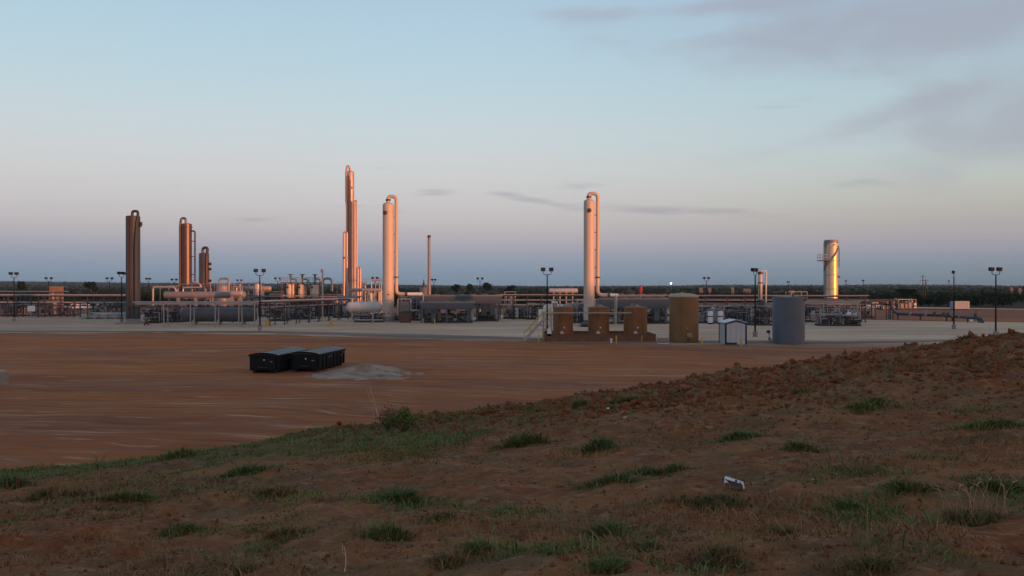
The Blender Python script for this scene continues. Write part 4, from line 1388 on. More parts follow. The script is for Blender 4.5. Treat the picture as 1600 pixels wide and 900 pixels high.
def loops():
    """notable pipe loops"""
    def pl(label, f, pts, r, m, cat='pipe', name='pipe_loop', n=10, rad=.6):
        t = thing(name, label, cat, f.loc)
        part('pipe', MB().tube(fillet([(f.X(x), y, f.Z(z) if z < 600 else 0) for x, y, z in pts], rad), r, n), m, t)
        return t
    f = F(256, 172)
    pl('pale square pipe loop left of the long raised grey vessel', f, [(239, 0, 999), (239, 0, 448.5), (273, 0, 448.5), (275, 0, 456)], .2, PIPEL)
    f = F(300, 184)
    pl('twisting pipe header at the feet of the reddish column pair', f, [(286, 0, 457), (286, 0, 449), (315, 0, 449), (312, 0, 443), (300, 0, 440)], .17, COPPER)
    f = F(350, 186)
    t = pl('dark upside-down U pipe standing out against the sky right of the reddish columns', f, [(343, 0, 999), (343, 0, 435.2), (357.5, 0, 435.2), (357.5, 0, 470)], .24, VGREY)
    part('dome', MB().lathe(dome_prof(1.4, 0, f.Z(443), .5, 5), (f.X(347), .4, 0), 20), VGREY, t)
    f = F(586, 166)
    pl('pale upside-down U pipe on the ground left of the central tall column', f, [(582.5, 0, 999), (582.5, 0, 488.5), (592, 0, 488.5), (592, 1, 492)], .14, PIPEL)
    f = F(575, 168)
    pl('low pipe lying along the ground left of the central tall column', f, [(555, 0, 496), (556, 0, 500), (598, 0, 500)], .13, PIPEL)
    f = F(632, 170)
    t = thing('dark_cabinet', 'dark grey louvred box in a pale pipe frame right of the central tall column', 'cabinet', f.loc)
    part('box', MB().box(f.X(623.5), f.X(640), 0, 2.2, f.Z(487), f.Z(471)), VDARK, t, ang=0)
    for k in range(8):
        z = f.Z(486 - k * 1.85)
        part('louvre', MB().box(f.X(624.3), f.X(639.2), -.06, 0, z, z + .12), VGREY, t, ang=0)
    part('base', MB().box(f.X(624), f.X(640), 0.1, 2.1, 0, f.Z(488)), RUSTST, t, ang=0)
    part('pipe_frame', MB().tube(fillet([(f.X(621.5), -.2, f.Z(493)), (f.X(621.5), -.2, f.Z(467.5)), (f.X(642), -.2, f.Z(467.5)), (f.X(642), -.2, f.Z(485)), (f.X(655), -.2, f.Z(485))], .3), .13), PIPEL, t)
    f = F(866, 140)
    t = thing('gauge_cabinet', 'small red and white framed panel above the leftmost brown tank', 'panel', f.loc)
    part('panel', MB().box(f.X(862.5), f.X(871.5), 0, .12, f.Z(486), f.Z(471)), WHITE, t, ang=0)
    for k in range(3):
        part('gauge', MB().box(f.X(863.8 + k * 2.6), f.X(865.4 + k * 2.6), -.08, 0, f.Z(483), f.Z(473)), ORANGEB, t, ang=0)
    part('post', MB().box(-.1, .1, .14, .3, 0, f.Z(484)), GALV, t, ang=0)
    f = F(54, 200)
    t = thing('white_panel', 'small white box sign on a post under the left pipe rack', 'panel', f.loc)
    part('panel', MB().box(f.X(49), f.X(60.5), -1.6, -1.5, f.Z(486), f.Z(477.5)), WHITE, t, ang=0)
    part('post', MB().box(-.08, .08, -1.5, -1.4, 0, f.Z(479)), GALV, t, ang=0)
    f = F(845, 158)
    t = thing('white_panel', 'upright white cabinet left of the white round-ended tank', 'cabinet', f.loc)
    part('body', MB().box(f.X(841.5), f.X(848), 0, .8, .25, f.Z(483.5)), WHITE, t, ang=0)
    part('door', MB().box(f.X(842), f.X(847.5), -.05, 0, .5, f.Z(485)), VWHITE, t, ang=0)
    part('foot', MB().box(f.X(842), f.X(847.5), .1, .7, 0.04, .25), STEELD, t, ang=0)
    for lab, px in (('leftmost', 1110), ('rightmost', 1126)):
        f = F(px, 164)
        t = thing('chemical_tank', '%s of two small pale upright tanks right of the tan-brown tank' % lab, 'tank', f.loc, 'small pale upright tanks')
        part('shell', MB().lathe(dome_prof(.52, f.Z(504), f.Z(486), .3, 4, False), (0, 0, 0), 18), WHITE, t)
        part('band', MB().lathe([(.5, f.Z(495)), (.55, f.Z(495)), (.55, f.Z(493.5)), (.5, f.Z(493.5))], (0, 0, 0), 18), PIPED, t)
        part('stand', MB().box(-.5, .5, -.5, .5, .04, f.Z(504)), STEELD, t, ang=0)
    # low manifold left
    f = F(158, 190)
    t = thing('pipe_manifold', 'bundle of grey pipes lying low on the gravel left of the grey-brown column', 'pipes', f.loc)
    for i, (y, r, m, x0, x1) in enumerate(((0, .22, PIPEL, 127, 196), (.7, .2, PIPEM, 133, 196), (1.5, .26, PIPEL, 138, 196), (2.2, .2, PIPEM, 131, 196))):
        part('pipe', MB().tube(fillet([(f.X(x0), y, .2), (f.X(x0 + 4), y, .45 + i * .28), (f.X(x1), y, .45 + i * .28)], .3), r, 10), m, t)
    for x in (136, 152, 168, 184):
        part('support', MB().box(f.X(x) - .15, f.X(x) + .15, -.2, 2.6, 0.03, .3), STEELD, t, ang=0)
        part('valve', handwheel(f.X(x + 3), -.35, .8, .3), STEELD, t)


loops()


def ground_pipeline():
    t = thing('pipeline_manifold', 'dark ground-level pipeline with valves stretching right across the gravel from the last rack', 'pipeline', (*at(1396, 188), 0))
    o = Vector((*at(1396, 188), 0))

    def g(px, d, z):
        p = Vector((*at(px, d), z)) - o
        return tuple(p)
    for k, (dz, r, m) in enumerate(((0, .26, PIPED), (.0, .2, PIPEM), (.05, .16, VDARK))):
        dd = k * .8
        part('pipe', MB().tube(fillet([g(1392 + k, 189 + dd, 3.9), g(1393 + k, 188 + dd, 2.6), g(1399 + k * 2, 187 + dd, 1.25 + dz), g(1470, 180 + dd, 1.15 + dz), g(1516 - k * 5, 172 + dd, .95), g(1534 - k * 3, 170 + dd, .85), g(1536 - k * 3, 169.6 + dd, .1)], .9), r, 10), m, t)
    for px, d in ((1403, 186), (1438, 183), (1479, 179), (1488, 178), (1512, 173)):
        part('support', MB().bar(g(px, d, 0), g(px, d, 1.0), .22).bar(g(px - 1.5, d, .95), g(px + 1.5, d + 2, .95), .16), PIPED, t, ang=0)
    rs = random.Random(3)
    for px in (1412, 1422, 1446, 1460, 1474, 1481, 1489, 1499, 1517, 1524):
        d = 188 - (px - 1396) * .13
        x, y, z = g(px, d, 1.4)
        v = MB().cyl((x, y, z - .45), .3, .9, 10)
        h = handwheel(x, y - .3, z + .55 + rs.random() * .3, .28)
        v.add(h.v, h.f)
        part('valve', v, rs.choice([PIPED, VDARK, PIPEM]), t)
    part('white_cap', MB().lathe(dome_prof(.3, .1, .7, .5, 4), g(1518, 171, 0), 12), WHITE, t)


ground_pipeline()


# ------------------------------------------------------------------ brown tanks, containment, stairs, walkway
def brown_tanks():
    labs = ['leftmost low brown tank inside the brown containment wall', 'middle low brown tank inside the brown containment wall',
            'rightmost low brown tank inside the brown containment wall']
    for i, (a, b) in enumerate(((864, 895.5), (919, 952), (974.5, 1011))):
        f = F((a + b) / 2, 117)
        t = thing('brown_tank', labs[i], 'tank', f.loc, 'low brown tanks in the containment')
        r = (b - a) / 2 * f.k
        zt = f.Z(480)
        part('shell', MB().lathe([(r, .06), (r, zt)], (0, 0, 0), 40), BROWN, t)
        part('roof', MB().lathe([(r + .04, zt - .1), (r + .04, zt), (r * .4, zt + .16), (1e-5, zt + .18)], (0, 0, 0), 40), BROWN, t)
        for k in range(3):
            z = zt * (k + 1) / 4
            part('hoop', MB().lathe([(r - .01, z), (r + .015, z + .01), (r + .015, z + .05), (r - .01, z + .06)], (0, 0, 0), 40), BROWN, t)
        a0 = -math.pi / 2 - .35
        part('seam_strip', MB().bar((r * math.cos(a0), r * math.sin(a0), .1), (r * math.cos(a0), r * math.sin(a0), zt), .05), BROWN, t)
        part('sight_cap', MB().cyl((f.X((a + b) / 2 + 1), -r - .12, f.Z(511)), .11, .25, 10, 'y'), WHITE, t)
        part('drain_valve', MB().cyl((-.25, -r - .35, .75), .16, .5, 10, 'y').box(-.5, -.0, -r - .5, -r - .3, .95, 1.2).box(-.42, -.1, -r - .55, -r - .2, 1.25, 1.32), VWHITE, t)
        part('drain_pipe', MB().tube(fillet([(-.25, -r - .3, .75), (-.25, -r - .3, .3), (-.25, -r + .0, .3)], .1), .09, 8), RUSTST, t)
        part('hatch', MB().cyl((.2, -.1, zt + .14), .28, .2, 14), GALV, t)
        part('roof_vent', MB().tube(fillet([(-.5, 0, zt + .05), (-.5, 0, zt + .45), (-.3, 0, zt + .45), (-.3, 0, zt + .3)], .1), .06, 8), GALV, t)
    # containment wall
    y0, y1 = 113.2, 121.5
    xa, xb = at(852, y0)[0], at(1024, y0)[0]
    c = thing('containment_wall', 'low brown containment wall around the three low brown tanks', 'wall', ((xa + xb) / 2, y0, 0))
    w = (xb - xa) / 2
    n = 8
    seg = 2 * w / n
    pm = MB().box(.01, seg - .01, 0, .06, .06, 1.0).box(.0, .08, -.05, 0, .06, .98).mesh('wall_panel', WALLB, 0)
    for k in range(n):
        part('wall_panel', pm, None, c, (-w + k * seg, 0, 0))
        part('wall_panel', pm, None, c, (-w + k * seg, y1 - y0, 0))
    part('side_wall', MB().box(-w - .07, -w, 0, y1 - y0, .06, 1.0), WALLB, c, ang=0)
    part('side_wall', MB().box(w, w + .07, 0, y1 - y0, .06, 1.0), WALLB, c, ang=0)
    part('top_rail', MB().box(-w - .1, w + .1, -.06, .1, 1.0, 1.07), WALLB, c, ang=0)
    part('gravel_bed', MB().box(-w, w, .07, y1 - y0 - .01, .05, .3), WALLB, c, ang=0)
    # walkway pipe across tanks
    f = F(905, 114.6)
    t = thing('catwalk', 'narrow steel walkway crossing the fronts of the three brown tanks', 'walkway', f.loc)
    part('deck', MB().box(f.X(846), f.X(986), -.35, .25, f.Z(489.5), f.Z(488)), GALV, t, ang=0)
    for x in (849, 861):
        part('post', MB().box(f.X(x) - .06, f.X(x) + .06, -.3, -.18, .1, f.Z(489.5)), GALV, t, ang=0)
        part('post', MB().box(f.X(x) - .06, f.X(x) + .06, .1, .22, .1, f.Z(489.5)), GALV, t, ang=0)
    part('cross_brace', MB().bar((f.X(849), -.24, 1.2), (f.X(861), -.24, 3.6), .07).bar((f.X(861), -.24, 1.2), (f.X(849), -.24, 3.6), .07), GALV, t, ang=0)
    for x in (846.5, 853, 860):
        part('railing_post', MB().bar((f.X(x), -.32, f.Z(488)), (f.X(x), -.32, f.Z(476)), .05), GALV, t, ang=0)
    part('handrail', MB().tube([(f.X(846), -.32, f.Z(476)), (f.X(861), -.32, f.Z(476))], .035, 6).tube([(f.X(846), -.32, f.Z(482)), (f.X(861), -.32, f.Z(482))], .03, 6), YELLOW, t)
    # stair
    t = thing('stairway', 'grey steel stair with yellow handrails climbing to the left brown tank', 'stairs', f.loc)
    zt = f.Z(500)
    xa, xb = f.X(818), f.X(848)
    for yy in (-1.3, -.45):
        part('stringer', MB().bar((xa, yy, .1), (xb, yy, zt), .09, .3), GALV, t, ang=0)
    for k in range(11):
        q = (k + .5) / 11
        part('tread', MB().box(xa + (xb - xa) * q - .13, xa + (xb - xa) * q + .13, -1.27, -.48, .1 + (zt - .1) * q, .14 + (zt - .1) * q), GALV, t, ang=0)
    for yy in (-1.33, -.42):
        part('handrail', MB().tube([(xa, yy, 1.1), (xb, yy, zt + 1.0)], .07, 6), YELLOW, t)
        for q in (.05, .35, .65, .95):
            part('railing_post', MB().bar((xa + (xb - xa) * q, yy, .1 + (zt - .1) * q), (xa + (xb - xa) * q, yy, 1.1 + (zt - .1) * q), .045), GALV, t, ang=0)
    part('landing', MB().box(xb, f.X(862), -1.3, -.4, zt - .06, zt), GALV, t, ang=0)
    for x in (849.5, 861):
        part('post', MB().box(f.X(x) - .05, f.X(x) + .05, -1.28, -1.16, .1, zt + 1.1), GALV, t, ang=0)
    part('landing_rail', MB().tube([(xb, -1.3, zt + 1.0), (f.X(862), -1.3, zt + 1.0)], .04, 6), YELLOW, t)
    part('sign_plate', MB().box(f.X(854.5), f.X(860.5), -1.4, -1.36, .75, 1.75), WHITE, t, ang=0)
    part('cabinet', MB().box(f.X(852), f.X(858), -1.1, -.6, .05, .7), STEELD, t, ang=0)


brown_tanks()


def big_tanks():
    f = F(1068.5, 112.5)
    t = thing('brown_tank', 'taller tan-brown tank with a shallow domed roof, standing alone left of the shed', 'tank', f.loc)
    r = 22.6 * f.k
    zt = f.Z(463)
    part('shell', MB().lathe([(r, .06), (r, zt)], (0, 0, 0), 48), OLIVE, t)
    roof = [(r + .03, zt - .08), (r + .03, zt + .02)] + [(r * math.cos(R(a)), zt + .02 + .42 * math.sin(R(a))) for a in (20, 40, 60, 80)] + [(1e-5, zt + .45)]
    part('roof', MB().lathe(roof, (0, 0, 0), 48), ROOFT, t)
    for k in range(4):
        z = zt * (k + 1) / 5
        part('hoop', MB().lathe([(r - .01, z), (r + .012, z + .01), (r + .012, z + .05), (r - .01, z + .06)], (0, 0, 0), 48), OLIVE, t)
    a0 = -math.pi / 2 + .1
    part('seam_strip', MB().bar((r * math.cos(a0), r * math.sin(a0), .1), (r * math.cos(a0), r * math.sin(a0), zt), .09, .05), OLIVE, t)
    for k in range(16):
        part('ladder_rung', MB().bar((f.X(1056) , -r * .86, .5 + k * .38), (f.X(1058.5), -r * .93, .5 + k * .38), .03), OLIVE, t, ang=0)
    part('level_pipe', MB().tube([(f.X(1061), -r * .95, .3), (f.X(1061), -r * .95, zt)], .045, 6), OLIVE, t)
    part('sight_cap', MB().cyl((f.X(1069), -r - .12, f.Z(512)), .13, .25, 10, 'y'), TANB, t)
    part('drain_valve', MB().cyl((.2, -r - .45, .9), .2, .55, 10, 'y').box(-.05, .5, -r - .6, -r - .3, 1.0, 1.3), TANB, t)
    part('yellow_handle', MB().box(.3, .62, -r - .66, -r - .6, .85, 1.0), YELLOW, t, ang=0)
    part('drain_pipe', MB().tube(fillet([(.2, -r - .35, .9), (.2, -r - .35, .3), (.2, -r + .1, .3)], .12), .11, 8), RUSTST, t)
    for x in (-.3, .35, 1.1):
        part('roof_fitting', MB().cyl((x, -.5, zt + .3), .16, .28, 12), PIPED if x > 0 else GALV, t)
    part('kick_strip', MB().cyl((1.5, -r * .72, .06), .04, .9, 6), RUSTST, t)

    f = F(1232, 109.5)
    t = thing('blue_grey_tank', 'tall blue-grey flat-topped tank at the right foreground of the plant', 'tank', f.loc)
    r = 24.3 * f.k
    zt = f.Z(464)
    part('shell', MB().lathe([(r, .06), (r, zt)], (0, 0, 0), 52), BLUEG, t)
    part('roof', MB().lathe([(r + .04, zt - .1), (r + .04, zt), (1e-5, zt + .12)], (0, 0, 0), 52), BLUEG, t)
    for k in range(3):
        z = zt * (k + 1) / 4
        part('hoop', MB().lathe([(r - .01, z), (r + .012, z + .01), (r + .012, z + .04), (r - .01, z + .05)], (0, 0, 0), 52), BLUEG, t)
    for (px, z0, z1) in ((1251, 467.5, 470), (1236, 536.5, 539.5), (1253, 536, 539)):
        a = math.asin(max(-.98, min(.98, f.X(px) / r)))
        x, y = r * math.sin(a), -r * math.cos(a)
        part('fitting', MB().cyl((x, y - .1, f.Z((z0 + z1) / 2)), .13, .3, 10, 'y').box(x - .22, x + .22, y - .14, y + .1, f.Z(z1), f.Z(z0)), STEELD, t)
    part('roof_vent', MB().cyl((.3, -.8, zt), .12, .3, 10), STEELD, t)
    part('roof_vent', MB().cyl((-1.0, -.9, zt), .12, .22, 10), YELLOW, t)

    # valve stand left of blue-grey tank
    f = F(1202, 112)
    t = thing('valve_stand', 'small black valve on a stand left of the blue-grey tank\'s foot', 'valve', f.loc)
    part('stem', MB().cyl((0, 0, .05), .06, 1.3, 8).box(-.15, .2, -.1, .1, .4, .6), PIPEM, t)
    part('actuator', MB().lathe([(.1, 1.2), (.26, 1.3), (.26, 1.5), (.1, 1.62)], (-.1, 0, 0), 12), STEELD, t)
    part('pipe', MB().tube(fillet([(.25, 0, .08), (.25, 0, .5), (0, 0, .5)], .1), .07, 8), PIPEL, t)

    # crossover step with mesh frame
    f = F(1036, 108.5)
    t = thing('crossover_step', 'small grey steel frame step with a white foot plate left of the tan-brown tank', 'steps', f.loc)
    for x in (-.68, -.2, .25, .68):
        part('upright', MB().bar((x, 0, .05), (x, 0, 1.2 if abs(x) > .5 else .9), .05), GALV, t, ang=0)
    for z in (.45, .75, 1.2):
        part('rung', MB().bar((-.68, 0, z), (.68, 0, z), .05), GALV, t, ang=0)
    part('tread_plate', MB().box(-.68, .68, .05, .8, .75, .8), GALV, t, ang=0)
    part('panel', MB().box(-.66, .66, .02, .05, .3, .72), VGREY, t, ang=0)
    part('foot_plate', MB().box(-.66, .66, -.25, .25, .07, .13), WHITE, t, ang=0)


big_tanks()


def shed():
    f = F(1147, 107.5)
    t = thing('shed', 'small pale blue-grey shed with navy corner trim and a low gable roof', 'shed', f.loc, None, R(0))
    # footprint corners: front-left px 1134, front-right 1166, rear-left px 1125
    fl = Vector((f.X(1134), 0, 0))
    fr_ = Vector((f.X(1166), .12, 0))
    ux = (fr_ - fl).normalized()
    uy = Vector((-ux.y, ux.x, 0))
    w = (fr_ - fl).length
    dp = 2.6
    h = 2.55
    o = fl

    def q(a, b, z):
        p = o + ux * a + uy * b
        return (p.x, p.y, z + .06)
    # walls as cladding panels
    def wall_panel(a0, b0, a1, b1, h0, h1, off):
        n = Vector((0, 0, 0))
        m = MB()
        P0, P1 = Vector(q(a0, b0, 0)), Vector(q(a1, b1, 0))
        nn = (P1 - P0).cross(Vector((0, 0, 1))).normalized() * off
        vs = [P0, P1, P1 + Vector((0, 0, h1)), P0 + Vector((0, 0, h0))]
        vs2 = [v + nn for v in vs]
        m.add([tuple(v) for v in vs] + [tuple(v) for v in vs2], [(3, 2, 1, 0), (4, 5, 6, 7), (0, 1, 5, 4), (1, 2, 6, 5), (2, 3, 7, 6), (3, 0, 4, 7)])
        return m
    nfr = 4
    ridge = .38

    def hh(a):
        return h + ridge * (1 - abs(a / w - .5) * 2)
    for k in range(nfr):
        a0, a1 = w * k / nfr + .015, w * (k + 1) / nfr - .015
        part('wall_panel', wall_panel(a0, 0, a1, 0, hh(a0), hh(a1), .05), SHEDW, t, ang=0)
        part('wall_panel', wall_panel(a1, dp, a0, dp, hh(a1), hh(a0), .05), SHEDW, t, ang=0)
        b0, b1 = dp * k / nfr + .015, dp * (k + 1) / nfr - .015
        part('wall_panel', wall_panel(0, b1, 0, b0, h, h, .05), SHEDW, t, ang=0)
        part('wall_panel', wall_panel(w, b0, w, b1, h, h, .05), SHEDW, t, ang=0)
    part('inner_wall', MB().add([q(.02, .02, 0), q(w - .02, .02, 0), q(w - .02, dp - .02, 0), q(.02, dp - .02, 0), q(.02, .02, h), q(w - .02, .02, h), q(w - .02, dp - .02, h), q(.02, dp - .02, h)],
                             [(0, 3, 2, 1), (4, 5, 6, 7), (0, 1, 5, 4), (1, 2, 6, 5), (2, 3, 7, 6), (3, 0, 4, 7)]), SHEDW, t, ang=0)
    for a, b in ((0, 0), (w, 0), (0, dp), (w, dp)):
        p = Vector(q(a, b, 0))
        part('corner_trim', MB().add([tuple(p + ux * i + uy * j + Vector((0, 0, z))) for z in (0, h + .02) for i, j in ((-.1, -.1), (.1, -.1), (.1, .1), (-.1, .1))],
                                     [(0, 3, 2, 1), (4, 5, 6, 7), (0, 1, 5, 4), (1, 2, 6, 5), (2, 3, 7, 6), (3, 0, 4, 7)]), NAVY, t, ang=0)
    part('gable_trim', MB().bar(q(-.1, -.1, h + .04), q(w / 2, -.1, h + ridge + .02), .1, .2).bar(q(w / 2, -.1, h + ridge + .02), q(w + .1, -.1, h + .04), .1, .2), NAVY, t, ang=0)
    for s in (0, 1):
        a0, a1 = (-.2, w / 2) if s == 0 else (w / 2, w + .2)
        z0, z1 = (h + .1, h + ridge + .12) if s == 0 else (h + ridge + .12, h + .1)
        part('roof', MB().add([q(a0, -.2, z0), q(a1, -.2, z1), q(a1, dp + .2, z1), q(a0, dp + .2, z0), q(a0, -.2, z0 + .07), q(a1, -.2, z1 + .07), q(a1, dp + .2, z1 + .07), q(a0, dp + .2, z0 + .07)],
                              [(0, 3, 2, 1), (4, 5, 6, 7), (0, 1, 5, 4), (1, 2, 6, 5), (2, 3, 7, 6), (3, 0, 4, 7)]), SHEDR, t, ang=0)
    part('step', MB().add([q(.1, -.75, 0), q(1.2, -.75, 0), q(1.2, -.12, 0), q(.1, -.12, 0), q(.1, -.75, .25), q(1.2, -.75, .25), q(1.2, -.12, .25), q(.1, -.12, .25)],
                          [(0, 3, 2, 1), (4, 5, 6, 7), (0, 1, 5, 4), (1, 2, 6, 5), (2, 3, 7, 6), (3, 0, 4, 7)]), NAVY, t, ang=0)


shed()


# ------------------------------------------------------------------ bollards
def bollards():
    me = MB().lathe([(.085, 0), (.085, .98), (.06, 1.05), (1e-5, 1.08)], n=14).mesh('yellow_bollard', YELLOW)
    for px, yb, lab in ((841.5, 536, 'yellow bollard at the foot of the steel stair'), (963, 538, 'yellow bollard in front of the middle and right brown tanks'),
                        (1097, 541, 'yellow bollard between the tan-brown tank and the shed'), (1158, 543, 'yellow bollard in front of the shed'),
                        (1083, 536, 'slim yellowish bollard against the tan-brown tank\'s right foot'),
                        (552, 510, 'far yellow post left of the central tall column'), (679, 507, 'far yellow post under the nearest grey cooler'),
                        (661, 507, 'far yellow post left of the nearest cooler\'s skid'), (1003, 536, 'small yellow post right of the rightmost low brown tank\'s valve')):
        d = gd(yb)
        o = single('yellow_bollard', me, None, lab, 'bollard', (*at(px, d), 0.06), 'yellow bollards')
        if px in (1083, 1003):
            o.scale = (.7, .7, .85)
    bx = MB().box(-.3, .3, -.25, .25, 0, .95).box(-.34, .34, -.29, .29, .95, 1.02)
    single('yellow_box', bx, YELLOW, 'squat yellow barrel-like box beside the tall floodlight left of the slanting rack', 'yellow box', (*at(417.5, gd(510)), 0.05), ang=0)
    bx = MB().box(-.3, .3, -.25, .25, 0, .75).box(-.34, .34, -.29, .29, .75, .82)
    single('yellow_box', bx, YELLOW, 'squat yellow box below the right end of the slanting rack', 'yellow box', (*at(517, gd(510)), 0.05), ang=0)
    m = MB().cyl((0, 0, 0), .12, .45, 10).lathe([(.1, .45), (.2, .5), (.1, .6)], n=10)
    single('floor_valve', m, WHITE, 'small white capped valve on the ground before the containment wall', 'valve', (*at(955, gd(537)), 0.05))
    f = F(229, gd(509))
    t = thing('fire_extinguisher_cart', 'small dark red wheeled extinguisher beside the grey-brown column', 'extinguisher', f.loc)
    part('bottle', MB().lathe(dome_prof(.25, .3, 1.2, .6, 4), (0, 0, 0), 14), mat('dark red paint', (.12, .02, .02), .5), t)
    part('wheel', MB().cyl((-.35, 0, .25), .25, .08, 14, 'x'), STEELD, t)
    part('wheel', MB().cyl((.27, 0, .25), .25, .08, 14, 'x'), STEELD, t)
    part('handle', MB().bar((0, 0, .8), (-.5, .3, 1.4), .06), STEELD, t, ang=0)
    # far red hanging flag
    f = F(1001, 178)
    t = thing('windsock', 'bright red limp windsock on a thin pole above the coolers behind the brown tanks', 'windsock', f.loc)
    part('mast', MB().tube([(0, 0, 0), (0, 0, f.Z(446.5))], .05, 6), GALV, t)
    part('sock', MB().lathe([(.18, f.Z(459)), (.34, f.Z(456)), (.36, f.Z(450)), (.3, f.Z(447)), (.1, f.Z(446.6))], (0, 0, 0), 14), REDM, t)


bollards()


# ------------------------------------------------------------------ floodlight poles
def floodlight():
    t = thing('floodlight_pole', 'x', 'floodlight', (0, 0, 0), 'floodlight poles')
    part('pole', MB().tube([(0, 0, .1), (0, 0, 9.0)], [.13, .085], 12), POLEM, t)
    part('base', MB().lathe([(.33, 0), (.33, .75), (.28, .8), (1e-5, .8)], n=20), CONC, t)
    part('yoke', MB().tube(fillet([(-.62, 0, 9.55), (-.62, 0, 9.05), (0, 0, 8.95), (.62, 0, 9.05), (.62, 0, 9.55)], .25), .045, 8), POLEM, t)
    for s in (-1, 1):
        x = s * .62
        hd = MB().add([(x - .33, -.05, 9.5), (x + .33, -.05, 9.5), (x + .33, .35, 9.6), (x - .33, .35, 9.6), (x - .33, -.18, 10.0), (x + .33, -.18, 10.0), (x + .33, .28, 10.08), (x - .33, .28, 10.08)],
                      [(0, 3, 2, 1), (4, 5, 6, 7), (0, 1, 5, 4), (1, 2, 6, 5), (2, 3, 7, 6), (3, 0, 4, 7)])
        h = part('lamp_head', hd, POLEM, t, ang=0)
        part('lens', MB().add([(x - .28, -.08, 9.55), (x + .28, -.08, 9.55), (x + .28, -.19, 9.95), (x - .28, -.19, 9.95), (x - .28, -.06, 9.55), (x + .28, -.06, 9.55), (x + .28, -.165, 9.95), (x - .28, -.165, 9.95)],
                              [(0, 1, 2, 3), (7, 6, 5, 4), (0, 4, 5, 1), (1, 5, 6, 2), (2, 6, 7, 3), (3, 7, 4, 0)]), GLASS, h, ang=0)
    return t


PROTO = floodlight()
POLES = [
    (855, 131, 0, 1, 'twin-head floodlight pole directly left of the three low brown tanks'),
    (406, 141, 25, 1, 'twin-head floodlight pole with concrete foot left of the slanting pipe rack'),
    (1180, 124, 55, .98, 'dark floodlight pole with concrete foot between the shed and the blue-grey tank'),
    (1556, 124, 8, .99, 'rightmost twin-head floodlight pole rising behind the dirt crest'),
    (1490.5, 146, 62, .98, 'floodlight pole with close-set heads right of the white storage box'),
    (190, 170, 78, 1, 'floodlight pole immediately left of the grey-brown column'),
    (22, 176, 65, 1, 'leftmost floodlight pole, standing before the left pipe rack'),
    (76, 232, 20, .95, 'far twin-head floodlight beside the small orange building'),
    (171, 235, 10, .95, 'far twin-head floodlight midway between the orange building and grey-brown column'),
    (232, 250, 70, .95, 'far single-looking floodlight just right of the grey-brown column'),
    (272, 255, 5, .93, 'far twin-head floodlight left of the reddish column pair'),
    (374, 285, 10, .93, 'very far tiny floodlight right of the dark upside-down U pipe'),
    (434, 236, 15, .95, 'far twin-head floodlight left of the railed platform'),
    (586, 225, 30, .95, 'far floodlight between the tallest columns and the central tall column'),
    (678, 262, 50, .93, 'far floodlight just right of the thin exhaust stack'),
    (750, 238, 0, .95, 'far twin-head floodlight above the long grey cooler'),
    (1104, 236, 12, .96, 'far twin-head floodlight right of the tan-brown tank'),
    (1322, 330, 75, .93, 'far floodlight, nearer one right of the silver column'),
    (1349, 310, 80, .93, 'far floodlight, second one right of the silver column'),
    (1483, 330, 60, .93, 'far slim floodlight just left of the white storage box'),
    (1232, 360, 45, .9, 'tiny distant floodlight above the blue-grey tank'),
]
for i, (px, d, rz, sc, lab) in enumerate(POLES):
    o = PROTO if i == 0 else copy_tree(PROTO)
    o.location = (*at(px, d), 0.04)
    o.rotation_euler = (0, 0, R(rz))
    o.scale = (1, 1, sc)
    o['label'] = lab


